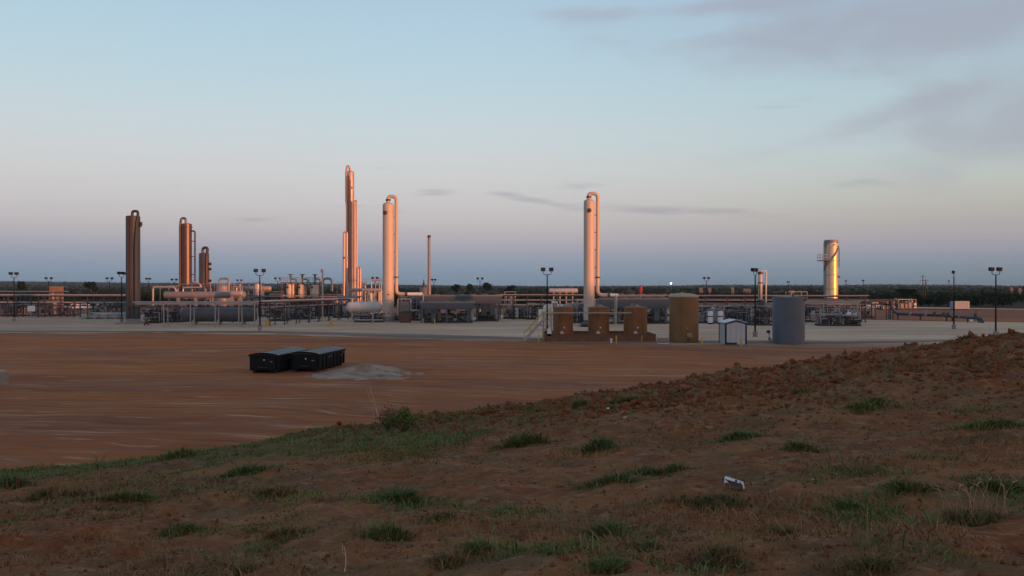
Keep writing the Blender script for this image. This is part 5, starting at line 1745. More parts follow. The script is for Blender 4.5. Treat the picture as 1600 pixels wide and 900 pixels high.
# ------------------------------------------------------------------ power poles, far lamp
def far_things():
    for px, d, h, lab, arms in ((1442, 340, 11.6, 'wooden power pole with two crossarms, left of the twin power poles far right', 2),
                                (1446.2, 352, 10.0, 'slightly shorter power pole right beside the crossarmed one', 1)):
        t = thing('power_pole', lab, 'power pole', (*at(px, d), -.05), 'twin power poles')
        part('pole', MB().tube([(0, 0, 0), (0, 0, h)], [.19, .13], 10), BARK, t)
        for k in range(arms):
            z = h - .6 - k * 1.6
            part('crossarm', MB().bar((-1.1, 0, z), (1.1, 0, z), .14), BARK, t, ang=0)
            for x in (-1, 0, 1):
                part('insulator', MB().cyl((x, 0, z + .07), .06, .25, 8), VGREY, t)
        if arms == 1:
            part('transformer', MB().cyl((.4, 0, h - 2.2), .3, .9, 12), VGREY, t)
    d = 900
    t = thing('yard_lamp', 'bright white lit lamp shining on the horizon above the tan-brown tank', 'lamp', (*at(1048.5, d), -0.5))
    part('mast', MB().tube([(0, 0, 0), (0, 0, 9.7)], .12, 6), GALV, t)
    part('lamp_globe', MB().lathe(dome_prof(.55, 9.6, 10.7, 1, 5), n=14), LAMP, t)

    # orange lit shed far left
    d = 290
    f = F(83.5, d)
    t = thing('far_building', 'small orange-tan box building beyond the left pipe rack', 'building', f.loc)
    n = 5
    for k in range(n):
        x0 = f.X(76 + 15 * k / n)
        part('wall_panel', MB().box(x0 + .02, x0 + 15 / n * f.k - .02, -.05, 0, 0, f.Z(448.5)), ORANGEB, t, ang=0)
    part('body', MB().box(f.X(76), f.X(91), 0, 3.5, 0, f.Z(448.5) - .02), ORANGEB, t, ang=0)
    part('roof', MB().box(f.X(75.6), f.X(91.4), -.15, 3.7, f.Z(448.5), f.Z(447.9)), TANB, t, ang=0)
    part('door', MB().box(f.X(82), f.X(85), -.09, -.05, 0, f.Z(454)), TANB, t, ang=0)
    # white storage box
    d = 266
    f = F(1503.5, d)
    t = thing('storage_container', 'white storage box standing alone on the red dirt at the far right', 'container', f.loc)
    xa, xb = f.X(1492), f.X(1515)
    part('body', MB().box(xa, xb, 0, 3, .15, f.Z(471.3)), BOXW, t, ang=0)
    n = 7
    w = (xb - xa) / n
    pm = MB().box(.05, w - .05, -.05, 0, .25, f.Z(471.3) - .12).mesh('side_rib', BOXW, 0)
    for k in range(n):
        part('side_rib', pm, None, t, (xa + k * w, 0, 0))
    part('roof', MB().box(xa - .05, xb + .05, -.08, 3.08, f.Z(471.3), f.Z(470.7)), BOXW, t, ang=0)
    for x in (xa + .2, xb - .4):
        part('foot', MB().box(x, x + .2, .1, 2.9, 0, .15), STEELD, t, ang=0)

    # pickup trucks / carports
    def pickup(label, px, d, rz):
        t = thing('pickup_truck', label, 'truck', (*at(px, d), 0.02), None, rz)
        part('body', MB().prism([(-2.7, .5), (2.6, .5), (2.7, .95), (1.4, 1.1), (.8, 1.75), (-.7, 1.8), (-.95, 1.15), (-2.7, 1.15)], -.9, .9), WHITE, t, ang=20)
        part('side_window', MB().prism([(.65, 1.15), (1.15, 1.15), (.7, 1.65), (.0, 1.66), (-.6, 1.66), (-.7, 1.2)], -.93, -.9), GLASS, t, ang=0)
        for x in (-1.75, 1.75):
            for y in (-.85, .65):
                part('wheel', MB().cyl((x, y, .38), .38, .22, 16, 'y'), STEELD, t)
        return t
    pickup('white pickup truck parked far left beyond the pipe rack', 117, 262, 0.1)
    pickup('second white pickup truck far left, right of the first', 133, 262, 0.05)
    pickup('dusty white truck near the far gravel road at right', 1366, 285, 0.2)

    def far_shed(label, px0, px1, y0, y1, d, m, rm):
        f = F((px0 + px1) / 2, d)
        loc = (f.loc[0], f.loc[1], gz(*at((px0 + px1) / 2, d)))
        t = thing('far_building', label, 'building', loc)
        xa, xb = f.X(px0), f.X(px1)
        z1 = f.Z(y0) - loc[2]
        dep = (xb - xa) * .5
        part('wall', MB().box(xa, xb, 0, dep, -1, z1 * .72), m, t, ang=0)
        part('roof', MB().add([(xa - .3, -.3, z1 * .72), (xb + .3, -.3, z1 * .72), (xb + .3, dep + .3, z1 * .72), (xa - .3, dep + .3, z1 * .72), (xa, dep / 2, z1), (xb, dep / 2, z1)],
                              [(3, 2, 1, 0), (0, 1, 5, 4), (2, 3, 4, 5), (1, 2, 5), (3, 0, 4)]), rm, t, ang=0)
        for k in range(3):
            x = xa + (xb - xa) * (k + .35) / 3
            part('window', MB().box(x, x + (xb - xa) * .1, -.06, 0, z1 * .3, z1 * .5), GLASS, t, ang=0)
    far_shed('pale farmhouse among scrub, left of the far floodlight at right centre', 1093, 1098, 449.5, 456, 520, DIMW, DIMW)
    far_shed('pale farm building right of that same far floodlight', 1107, 1111, 449.5, 456, 520, DIMW, DIMW)
    far_shed('small white farm roof in the scrub above the shed', 1143, 1147, 449, 455, 540, DIMW, DIMW)
    far_shed('long white barn in the scrub left of the small upright vessel', 1162, 1173, 451, 454.5, 600, DIMW, DIMW)
    far_shed('white-roofed farm building beyond the blue-grey tank', 1234, 1241, 453.5, 457, 470, DIMW, DIMW)
    far_shed('tiny white hut in the dark scrub at the far right edge', 1592, 1596, 450, 456, 520, DIMW, DIMW)
    far_shed('tiny pale hut left of the one at the far right edge', 1579, 1583, 449, 452, 640, DIMW, DIMW)


far_things()


# ------------------------------------------------------------------ roll-off containers
def container(label, px_fl, px_fr, yb, rz, height=1.5):
    d = gd(yb)
    cx, cy = at((px_fl + px_fr) / 2, d)
    t = thing('waste_container', label, 'container', (cx, cy, 0.02), 'black lidded roll-off containers', rz)
    w, ln = 1.22, 6.7
    h = height
    # tub with slight flare, end posts and side ribs
    tub = MB().add([(-w + .08, .1, .2), (w - .08, .1, .2), (w - .08, ln, .2), (-w + .08, ln, .2), (-w, 0, h), (w, 0, h), (w, ln, h), (-w, ln, h)],
                   [(0, 3, 2, 1), (0, 1, 5, 4), (1, 2, 6, 5), (2, 3, 7, 6), (3, 0, 4, 7), (4, 5, 6, 7)])
    part('tub', tub, BLACKP, t, ang=0)
    rib = MB().add([(-.05, 0, .2), (.05, 0, .2), (.05, .09, .2), (-.05, .09, .2), (-.05, 0, h - .06), (.05, 0, h - .06), (.05, .09, h - .06), (-.05, .09, h - .06)],
                   [(0, 3, 2, 1), (4, 5, 6, 7), (0, 1, 5, 4), (1, 2, 6, 5), (2, 3, 7, 6), (3, 0, 4, 7)])
    for k in range(8):
        y = .15 + k * (ln - .35) / 7
        for s in (-1, 1):
            x = s * (w - .01)
            part('rib', MB().box(x - .06, x + .06, y - .05, y + .05, .2, h - .08), BLACKP, t, ang=0)
    part('top_rail', MB().box(-w - .09, w + .09, -.1, 0.02, h - .1, h + .03).box(-w - .09, w + .09, ln - .02, ln + .1, h - .1, h + .03).box(-w - .09, -w + .03, .02, ln - .02, h - .1, h + .03).box(w - .03, w + .09, .02, ln - .02, h - .1, h + .03), BLACKP, t, ang=0)
    for s in (-1, 1):
        part('runner', MB().box(s * .7 - .08, s * .7 + .08, .05, ln - .05, 0.0, .2), BLACKP, t, ang=0)
        for y in (.35, ln - .35):
            part('wheel', MB().cyl((s * .95 - .08, y, .15), .15, .16, 14, 'x'), STEELD, t)
    # arched lid in segments
    n = 10
    prof = [(-w - .05 + (2 * w + .1) * k / n, h + .03 + .17 * math.sin(math.pi * k / n) ** .8) for k in range(n + 1)]
    seglen = (ln) / 6
    for k in range(6):
        y0, y1 = k * seglen + .01, (k + 1) * seglen - .01
        part('lid_panel', MB().prism(prof[::-1], y0, y1), LIDM, t)
        part('lid_rib', MB().prism([(x * 1.0, z + .03) for x, z in prof][::-1] , y0 - .03 if k else y0 - .02, y0 + .03), LIDM, t)
    part('lid_end', MB().prism([(x * 1.01, z + .035) for x, z in prof][::-1], -.10, -.03), BLACKP, t, ang=0)
    # tail gate, hinge dots
    part('gate', MB().box(-w + .15, w - .15, -.04, .05, .28, h - .15), BLACKP, t, ang=0)
    part('gate_brace', MB().box(-w + .1, w - .1, -.09, -.04, .75, .85).box(-.05, .05, -.09, -.04, .3, h - .2), BLACKP, t, ang=0)
    part('reflector', MB().cyl((.1, -.12, h - .38), .055, .03, 12, 'y'), WHITE, t)
    part('placard', MB().box(.62, .85, -.12, -.1, h - .55, h - .48), VGREY, t, ang=0)
    for y, z in ((2.3, h - .45), (2.75, h - .38), (5.5, h - .5), (5.9, h - .3)):
        part('placard', MB().box(w + .06, w + .075, y, y + .18, z, z + .12), VGREY, t, ang=0)
    part('hook_bar', MB().tube([(-.4, -.16, .5), (.4, -.16, .5)], .04, 6).bar((-.35, -.02, .5), (-.35, -.17, .5), .05).bar((.35, -.02, .5), (.35, -.17, .5), .05), STEELD, t)
    return t


container('left one of two black lidded roll-off containers on the orange dirt', 389, 434, 583.5, R(-8))
container('right one of two black lidded roll-off containers, next to the grey gravel spread', 454, 499, 581.5, R(-8))

# concrete marker at the far left edge
t_ = thing('concrete_marker', 'pale concrete post marker at the left edge of the orange dirt', 'concrete post', (*at(3.5, gd(601)), 0.02))
part('post', MB().lathe([(.40, 0), (.40, .93), (.36, .98), (1e-5, .99)], n=24), CONC, t_)
part('cap', MB().cyl((0, 0, .985), .2, .06, 16), GALV, t_)


# ------------------------------------------------------------------ litter
def litter():
    x, y = mound_pt(1146, 766)
    z = gz(x, y)
    t = thing('crumpled_carton', 'crumpled white printed carton lying open on the dirt at lower right', 'litter', (x, y, z + .01), None, R(-12))
    s = .085
    body = MB().add([(-s, -s * .5, 0.01), (s, -s * .6, 0), (s * .95, s * .5, .01), (-s * .9, s * .6, 0), (-s * 1.05, -s * .6, s * 1.0), (s * 1.1, -s * .4, s * .62), (s * .9, s * .7, s * .72), (-s * .8, s * .5, s * 1.15)],
                    [(0, 3, 2, 1), (0, 1, 5, 4), (1, 2, 6, 5), (2, 3, 7, 6), (3, 0, 4, 7)])
    part('inside', body, mat('kraft inside', (.12, .09, .07), .8), t, ang=0)
    part('flap', MB().add([(-s * 1.15, -s * .75, s * 1.35), (s * 1.25, -s * .85, s * .72), (s * 1.2, -s * .2, s * .95), (-s * 1.0, -s * .1, s * 1.55), (-s * 1.15, -s * .75, s * 1.32), (s * 1.25, -s * .85, s * .69), (s * 1.2, -s * .2, s * .92), (-s * 1.0, -s * .1, s * 1.52),
                           (-s * 1.22, -s * .8, s * .75), (-s * .6, -s * .9, s * .9)],
                          [(0, 1, 2, 3), (7, 6, 5, 4), (0, 4, 5, 1), (1, 5, 6, 2), (2, 6, 7, 3), (3, 7, 4, 0), (0, 8, 9)]), CLOTH, t, ang=0)
    part('side', MB().add([(s * 1.22, -s * .86, s * .05), (s * 1.45, -s * .2, s * .1), (s * 1.25, -s * .2, s * .95), (s * 1.1, -s * .86, s * .8)], [(0, 1, 2, 3)]), CLOTH, t, ang=0)
    part('print_mark', MB().add([(s * .15, -s * .83, s * 1.0), (s * .5, -s * .84, s * .92), (s * .52, -s * .45, s * 1.14), (s * .2, -s * .42, s * 1.24)], [(0, 1, 2, 3)]), CLOTHD, t, ang=0)
    part('print_mark', MB().add([(s * .75, -s * .86, s * .86), (s * .95, -s * .86, s * .81), (s * .95, -s * .55, s * .98), (s * .78, -s * .52, s * 1.03)], [(0, 1, 2, 3)]), CLOTHD, t, ang=0)
    k = 0
    for px, py, s, lab in ((950, 641, .10, 'tiny white scrap among clay clods right of centre near the crest'), (790, 687, .09, 'flat pale scrap of paper beside the grass left of the clods'),
                           (622, 868, .022, 'small white pebble-like scrap at bottom centre left'), (1272, 752, .03, 'small pale crumpled scrap right of the white carton'),
                           (976, 655, .06, 'small pale stone-like scrap below the crest clods'), (1223, 570, .10, 'tiny white scrap high on the clay crest at right')):
        x, y = mound_pt(px, py)
        rs = random.Random(k)
        m = MB()
        s *= .5
        vs = [(s * (rs.random() - .5) * 2 + (s if i % 2 else -s) * .6, s * (rs.random() - .5) * 2 + (s if i // 2 % 2 else -s) * .5, s * (.15 + .7 * rs.random()) * (1 if i > 3 else .2)) for i in range(8)]
        m.add(vs, [(0, 2, 3, 1), (4, 5, 7, 6), (0, 1, 5, 4), (1, 3, 7, 5), (3, 2, 6, 7), (2, 0, 4, 6)])
        single('paper_scrap', m, CLOTH, lab, 'litter', (x, y, gz(x, y) + .015), ang=0)
        k += 1


litter()


# ------------------------------------------------------------------ mound cover: clods, grass, weeds
def blades_arrays(cx, cy, cz, n, h, spread, lean, width, rng):
    """n curved blades around each centre given as arrays (one row per blade)"""
    a = rng.rand(n) * 2 * np.pi
    rad = np.sqrt(rng.rand(n)) * spread
    bx = cx + rad * np.cos(a)
    by = cy + rad * np.sin(a)
    hh = h * (0.45 + 0.75 * rng.rand(n))
    la = a + (rng.rand(n) - .5) * 1.6
    ln = lean * hh * (0.3 + rng.rand(n))
    wd = width * (0.6 + 0.8 * rng.rand(n))
    wa = rng.rand(n) * np.pi
    wx, wy = np.cos(wa) * wd / 2, np.sin(wa) * wd / 2
    mx, my = bx + np.cos(la) * ln * .3, by + np.sin(la) * ln * .3
    tx, ty = bx + np.cos(la) * ln, by + np.sin(la) * ln
    z0 = cz
    v = np.stack([np.stack([bx - wx, by - wy, z0], -1), np.stack([bx + wx, by + wy, z0], -1),
                  np.stack([mx - wx * .8, my - wy * .8, z0 + hh * .6], -1), np.stack([mx + wx * .8, my + wy * .8, z0 + hh * .6], -1),
                  np.stack([tx, ty, z0 + hh * (1 - .18 * lean)], -1)], 1)
    return v


def blades_mesh(name, v, m):
    n = len(v)
    co = v.reshape(-1, 3)
    base = np.arange(n)[:, None] * 5
    q = base + np.array([[0, 1, 3, 2]])
    tr = base + np.array([[2, 3, 4]])
    me = bpy.data.meshes.new(name)
    nv = n * 5
    me.vertices.add(nv)
    me.vertices.foreach_set('co', co.astype(np.float32).ravel())
    loops_ = np.concatenate([q, tr], 1).ravel().astype(np.int32)
    me.loops.add(len(loops_))
    me.loops.foreach_set('vertex_index', loops_)
    me.polygons.add(n * 2)
    st = (np.arange(n)[:, None] * 7 + np.array([[0, 4]])).ravel().astype(np.int32)
    me.polygons.foreach_set('loop_start', st)
    me.materials.append(m)
    me.update(calc_edges=True)
    me.validate()
    return me


def stuff(name, me, label, cat):
    o = link(name, me)
    o['kind'] = 'stuff'
    o['label'] = label
    o['category'] = cat
    return o


def green_density(x, y):
    e = 34.0
    band = sstep(12, 7, np.abs(y - 25.5)) * sstep(5, -5, x)           # green belt along the crest on the left
    belt = 0.5 * sstep(9, 14, x) * sstep(24, 20, y)
    n = .75 * fbm(x, y, 2.0, 3)
    n2 = 1.35 * fbm(x + 70, y, 0.75, 2)
    patchy = sstep(0.12, 0.42, n + .6 * n2 + (.55 * band) + .22 * belt - .12)
    return np.clip(patchy, 0, 1) * np.clip(.62 + band + .3 * belt, 0, 1)


def scatter_cover():
    rng = np.random.RandomState(11)

    def samples(n, dmin, dmax, power=1.0):
        # uniform in azimuth, distance weighted for even screen coverage
        u = rng.rand(n)
        d = dmin * (dmax / dmin) ** (u ** power)
        t = (rng.rand(n) - .5) * 1.32
        return t * d, d
    # green grass in patches
    x, y = samples(100000, 3.4, 37.5, .72)
    g = green_density(x, y)
    k = rng.rand(len(x)) < g * .5
    x, y = x[k], y[k]
    K = 12
    X = np.repeat(x, K)
    Y = np.repeat(y, K)
    sp_ = np.repeat(.04 + .09 * rng.rand(len(x)), K)
    X = X + rng.randn(len(X)) * sp_
    Y = Y + rng.randn(len(Y)) * sp_
    v = blades_arrays(X, Y, ground_z(X, Y) - .01, len(X), np.repeat(.045 * np.exp(.55 * rng.randn(len(x))), K) * (1 + .35 * sstep(16, 26, Y)), .06, 1.0, .006 + .00055 * Y, rng)
    stuff('grass', blades_mesh('grass', v, GRASSG), 'low green grass in loose patches over the reddish dirt slope', 'grass')
    # sparse olive/straw growth everywhere
    x, y = samples(70000, 3.2, 38, .8)
    n = fbm(x + 31, y + 7, 1.7, 3)
    cm = clod_mask(x, y)
    k = rng.rand(len(x)) < sstep(.02, .5, n) * .5 * (1 - .75 * cm)
    x, y = x[k], y[k]
    K = 5
    X = np.repeat(x, K) + rng.randn(len(x) * K) * .05
    Y = np.repeat(y, K) + rng.randn(len(x) * K) * .05
    v = blades_arrays(X, Y, ground_z(X, Y) - .008, len(X), np.repeat(.055 * np.exp(.5 * rng.randn(len(x))), K), .05, 1.5, .005 + .0004 * Y, rng)
    stuff('dry_grass', blades_mesh('dry_grass', v, GRASSY), 'thin dry straw-coloured grass scattered over the dirt slope', 'grass')
    x, y = samples(60000, 3.2, 38, .8)
    n = fbm(x - 11, y + 77, 2.1, 3)
    cm = clod_mask(x, y)
    k = rng.rand(len(x)) < sstep(.08, .5, n) * .6 * (1 - .55 * cm)
    x, y = x[k], y[k]
    K = 6
    X = np.repeat(x, K) + rng.randn(len(x) * K) * .05
    Y = np.repeat(y, K) + rng.randn(len(x) * K) * .05
    v = blades_arrays(X, Y, ground_z(X, Y) - .008, len(X), np.repeat(.05 * np.exp(.5 * rng.randn(len(x))), K), .05, 1.3, .009 + .0004 * Y, rng)
    stuff('low_weeds', blades_mesh('low_weeds', v, GRASSO), 'creeping olive weeds spread thinly over the dirt slope', 'weeds')
    # clods
    n = 80000
    x, y = samples(n, 3.4, 37, .62)
    cm = clod_mask(x, y)
    nn = fbm(x + 5, y + 5, 1.5, 2)
    k = rng.rand(len(x)) < cm * sstep(-.5, .35, nn) * .75
    k |= rng.rand(len(x)) < .16
    x, y, cmk = x[k], y[k], cm[k]
    n = len(x)
    size = (.018 + .085 * rng.rand(n) ** 3.0) * (.30 + .98 * cmk) * (1 + .35 * (rng.rand(n) > .97) * cmk) * (.55 + .12 * np.clip(y / 22, 0, 1.3)) * 1.1
    # base shape: deformed octahedral sphere, 18 verts
    import itertools
    dirs = []
    for i, j, l in itertools.product((-1, 0, 1), repeat=3):
        if (i, j, l) != (0, 0, 0) and abs(i) + abs(j) + abs(l) < 3:
            q = np.array([i, j, l], float)
            dirs.append(q / np.linalg.norm(q))
    dirs = np.array(dirs)
    # convex hull faces by brute force via bmesh
    import bmesh
    bm = bmesh.new()
    for q in dirs:
        bm.verts.new(q)
    bm.verts.ensure_lookup_table()
    bmesh.ops.convex_hull(bm, input=bm.verts)
    bmesh.ops.triangulate(bm, faces=bm.faces[:])
    bm.verts.ensure_lookup_table()
    dd = np.array([v.co[:] for v in bm.verts])
    ff = np.array([[v.index for v in f.verts] for f in bm.faces])
    bm.free()
    nv = len(dd)
    sc = size[:, None] * (.65 + .75 * rng.rand(n, 3))
    sc[:, 2] *= .95
    V = dd[None] * sc[:, None, :] * (.45 + 1.1 * rng.rand(n, nv, 1))
    a = rng.rand(n) * 6.28
    ca, sa = np.cos(a)[:, None], np.sin(a)[:, None]
    vx = V[..., 0] * ca - V[..., 1] * sa
    vy = V[..., 0] * sa + V[..., 1] * ca
    z = ground_z(x, y)
    V = np.stack([vx + x[:, None], vy + y[:, None], V[..., 2] + (z + sc[:, 2] * .25)[:, None]], -1)
    co = V.reshape(-1, 3)
    fc = (ff[None] + np.arange(n)[:, None, None] * nv).reshape(-1, 3)
    me = bpy.data.meshes.new('clay_clods')
    me.vertices.add(len(co))
    me.vertices.foreach_set('co', co.astype(np.float32).ravel())
    me.loops.add(fc.size)
    me.loops.foreach_set('vertex_index', fc.astype(np.int32).ravel())
    me.polygons.add(len(fc))
    me.polygons.foreach_set('loop_start', (np.arange(len(fc)) * 3).astype(np.int32))
    me.materials.append(mat('clay clod', (.185, .070, .030), .95, 0, .25, 1.0, bump=.6, bscale=14, island=.16, spec=.1))
    me.update(calc_edges=True)
    me.validate()
    stuff('clay_clods', me, 'broken reddish clay clods heaped along the crest of the slope', 'clods')


scatter_cover()


def tufts():
    # px, base py, width px, height px, kind, label
    T = [
        (818, 700, 60, 27, 'g', 'bushy green grass tuft at centre just below the crest'),
        (940, 703, 62, 18, 'b', 'flat dark grass tuft right of centre, nearer the crest clods'),
        (975, 634, 66, 16, 'g', 'grass tuft on the crest clods right of centre'),
        (1160, 688, 74, 16, 'b', 'wide dark green grass patch above the white carton'),
        (1247, 708, 70, 20, 'g', 'grass patch right of the wide dark one above the carton'),
        (952, 758, 104, 20, 'b', 'left one of two long dark grass mats at centre right'),
        (1032, 743, 92, 19, 'b', 'right one of two long dark grass mats at centre right'),
        (622, 788, 52, 27, 'b', 'round blue-green grass tuft left of centre'),
        (425, 778, 60, 24, 'o', 'olive tuft in the left middle of the slope'),
        (612, 846, 84, 26, 'g', 'spreading grass tuft on a small red mound at bottom centre left'),
        (748, 868, 30, 20, 'g', 'small round grass tuft at bottom centre'),
        (698, 893, 52, 34, 's', 'silvery spiky weed at the bottom edge left of centre'),
        (955, 842, 52, 32, 'g', 'round bushy grass tuft low in the centre right'),
        (1011, 866, 32, 24, 'g', 'small grass tuft right of the round bushy one'),
        (1110, 800, 130, 26, 'o', 'long straggling green patch below the white carton'),
        (1130, 892, 70, 40, 'o', 'loose bunch of weeds at the bottom edge right of centre'),
        (692, 815, 32, 20, 'o', 'small dull weed tuft between the round blue-green tuft and bottom centre'),
        (445, 840, 62, 26, 'o', 'reddish-olive weed tuft at lower left'),
        (275, 838, 50, 22, 'g', 'small green tuft at lower left'),
        (382, 896, 34, 26, 'o', 'small weed tuft at the bottom edge left'),
        (1520, 826, 96, 44, 'p', 'weed clump with pale seed heads at lower right'),
        (1440, 772, 96, 26, 'g', 'green grass patch left of the seed-headed clump'),
        (1570, 772, 70, 22, 'g', 'green grass patch at the right edge behind the seed-headed clump'),
        (1545, 672, 120, 18, 'g', 'long dark grass patch high on the right of the slope'),
        (1350, 640, 80, 16, 'g', 'grass patch below the clay crest at right'),
        (1258, 613, 52, 11, 'o', 'thin grass patch among the clods right of the blue-grey tank'),
        (1505, 529, 36, 12, 'o', 'lone grass tuft on the skyline crest at right'),
        (1235, 838, 46, 20, 'o', 'small grass tuft below and right of the white carton'),
        (90, 782, 90, 26, 'o', 'olive weed patch at the far left of the slope'),
        (200, 785, 80, 20, 'g', 'dark grass patch at left, right of the olive patch'),
        (20, 765, 70, 26, 'b', 'dark green grass at the far left edge'),
        (275, 720, 90, 20, 'g', 'green growth on the left part of the crest'),
        (380, 745, 90, 20, 'b', 'dark green belt of grass at left below the crest'),
        (910, 636, 36, 12, 'g', 'small grass tuft at the crest left of the clods'),
        (1370, 892, 90, 26, 'o', 'loose weeds at the bottom edge right'),
        (1325, 795, 40, 14, 'g', 'small tuft in the bare dirt right of the white carton'),
        (950, 898, 60, 22, 'g', 'grass tuft cut by the bottom edge right of centre'),
    ]
    rng = np.random.RandomState(5)
    kinds = {'g': (GRASSG, 1.0), 'b': (GRASSB, 1.0), 'o': (GRASSO, .8), 's': (GRASSB, .7), 'p': (GRASSO, .8)}
    for (px, py, w, h, kd, lab) in T:
        x, y = mound_pt(px, py - h * .12)
        k = y / 1350
        W2 = w * k / 2
        Hh = h * k * .95
        # foreshortened depth of the tuft on the slope
        dep = min(W2 * .75, max(W2 * .35, .1))
        n = int(min(1300, 220 + 9 * w * (2 if kd in 'gb' else 1)))
        aa = rng.rand(n) * 2 * np.pi
        rr = np.sqrt(rng.rand(n))
        wob = 1 + .35 * np.sin(aa * 3 + px) + .2 * np.sin(aa * 5 + py)
        nc = 5 + int(w / 12)
        ccx = (rng.rand(nc) - .5) * 1.5 * W2
        ccy = (rng.rand(nc) - .5) * 1.7 * dep + dep * .3
        csz = (.35 + .75 * rng.rand(nc)) * (1.15 - np.abs(ccx) / W2 * .6)
        ci = rng.choice(nc, n, p=csz ** 2 / (csz ** 2).sum())
        ox = ccx[ci] + rr * np.cos(aa) * W2 * .42 * csz[ci] * wob
        oy = ccy[ci] + rr * np.sin(aa) * max(dep * .75, .06) * csz[ci] * wob
        stray = rng.rand(n) < .5
        sf = 1 + np.abs(rng.randn(n)) * .8
        ox = np.where(stray, ox * sf + rng.randn(n) * .04, ox)
        oy = np.where(stray, oy * sf + rng.randn(n) * .04, oy)
        hb = 1.7 * Hh * (.45 + .55 * csz[ci]) * (1 - .6 * rr ** 2) * np.where(stray, .5, 1) * (.7 + .4 * vnoise(ox / .12 + px, oy / .12)) 
        zz = ground_z(x + ox, y + oy) - gz(x, y) - .01
        mt, hs = kinds[kd]
        v = blades_arrays(ox, oy, zz, n, np.maximum(hb, .03) * hs, .03, 1.0, .0035 + .0009 * y, rng)
        name = 'weed_clump' if kd in 'osp' else 'grass_tuft'
        if kd in 'gb' and w < 90:
            hb = hb * (1 + .9 * (rng.rand(n) > .93))
        t = thing(name, lab, 'weeds' if kd in 'osp' else 'grass tuft', (x, y, gz(x, y)), 'tufts of grass and weeds on the slope')
        part('blades', blades_mesh('blades', v, mt), None, t)['kind'] = 'stuff'
        if True:
            n2 = n // (5 if kd in 'ops' else 12)
            v = blades_arrays(ox[:n2], oy[:n2], zz[:n2], n2, Hh * .9, .05, .9, .0025 + .0008 * y, rng)
            part('dry_stalks', blades_mesh('dry_stalks', v, GRASSY), None, t)['kind'] = 'stuff'
        if kd == 'p':
            for q in range(16):
                bx, by = (rng.rand() - .5) * W2 * 2.2, (rng.rand() - .2) * dep * 2
                a = rng.rand() * 6.28
                hh = Hh * (1.1 + .6 * rng.rand())
                zb = gz(x + bx, y + by) - gz(x, y)
                p = [(bx, by, zb), (bx + .02 * math.cos(a), by, zb + hh * .6), (bx + .10 * math.cos(a), by + .03 * math.sin(a), zb + hh)]
                part('seed_stalk', MB().tube(p, [.0025, .002, .0015], 4).tube([p[2], (p[2][0] + .05 * math.cos(a), p[2][1], p[2][2] + .02)], [.006, .002], 5), STRAW, t)

    # bushes at the crest
    def bush(px, py, w, h, m, lab, seed, nl=700):
        rs = np.random.RandomState(seed)
        x, y = mound_pt(px, py)
        k = y / 1350
        t = thing('bush', lab, 'bush', (x, y, gz(x, y) - .02), 'small bushes at the crest')
        H, Wd = h * k, w * k / 2
        tips = []
        tw = MB()
        for q in range(16):
            a = rs.rand() * 6.28
            r = rs.rand() ** .6
            tip = (Wd * r * math.cos(a), Wd * .7 * r * math.sin(a), H * (1 - .45 * r) * (.65 + .4 * rs.rand()))
            mid = (tip[0] * .4, tip[1] * .4, tip[2] * .5)
            tw.tube([(0, 0, 0), mid, tip], [.012, .008, .003], 4)
            tips.append((mid, tip))
        part('stems', tw, BARK, t)
        P = []
        for q in range(nl):
            mid, tip = tips[rs.randint(len(tips))]
            s = rs.rand() ** .7 * 1.05
            P.append([mid[i] + (tip[i] - mid[i]) * s * 1.0 + rs.randn() * .045 for i in range(3)])
        P = np.array(P)
        P[:, 2] = np.maximum(P[:, 2] * 1.15, .02)
        v = blades_arrays(P[:, 0], P[:, 1], P[:, 2], nl, .06, .02, 1.2, .028, rs)
        part('leaves', blades_mesh('leaves', v, m), None, t)['kind'] = 'stuff'
    bush(632, 676, 62, 40, GRASSG, 'leafy green bush on the crest left of centre, behind the tall stalk', 3, 1100)
    bush(606, 672, 34, 40, GRASSR, 'wispy dead reddish bush immediately right of the tall stalk', 4, 260)
    bush(500, 665, 26, 26, GRASSO, 'thin wispy weed on the crest left of the tall stalk', 6, 160)

    # tall stalk
    x, y = mound_pt(594, 660)
    k = y / 1350
    t = thing('dry_stalk', 'single tall pale dry stalk leaning left on the crest left of centre', 'stalk', (x, y, gz(x, y)))
    dx, dz = (578 - 594) * k, (662 - 600) * k
    part('stem', MB().tube([(0, 0, 0), (dx * .3, 0, dz * .35), (dx * .68, 0, dz * .7), (dx, 0, dz)], [.026, .022, .018, .009], 6), STRAW, t)
    part('side_stem', MB().tube([(dx * .68, 0, dz * .66), (dx * .62 - .1, 0, dz * .64), (dx * .9 - .16, 0, dz * .97)], [.009, .008, .004], 5), STRAW, t)
    part('side_stem', MB().tube([(0, 0, 0), (-.18, 0, .22), (-.24, 0, .5)], [.006, .005, .002], 5), STRAW, t)
    # dry twig near the bottom
    x, y = mound_pt(540, 893)
    k = y / 1350
    z0 = gz(x, y)
    t = thing('dry_twig', 'crooked pale dry twig lying on bare dirt at bottom left of centre', 'twig', (x, y, z0))
    part('stem', MB().tube([(0, -.05, 0.01), (-2 * k, .05, 6 * k), (-6 * k, .15, 14 * k), (-12 * k, .22, 26 * k)], [.006, .005, .004, .002], 5), STRAW, t)
    part('side_stem', MB().tube([(-6 * k, .15, 14 * k), (-13 * k, .2, 17 * k), (-18 * k, .3, 24 * k)], [.003, .002, .0015], 5), STRAW, t)
    # small yellow flower patch
    rs = np.random.RandomState(8)
    x, y = mound_pt(610, 716)
    n = 420
    ox = rs.randn(n) * .5
    oy = (rs.rand(n) - .5) * 1.3
    zz = ground_z(x + ox, y + oy) - gz(x, y) + .07
    t = thing('flower_patch', 'dull yellow flowering patch in the green belt left of centre', 'flowers', (x, y, gz(x, y)))
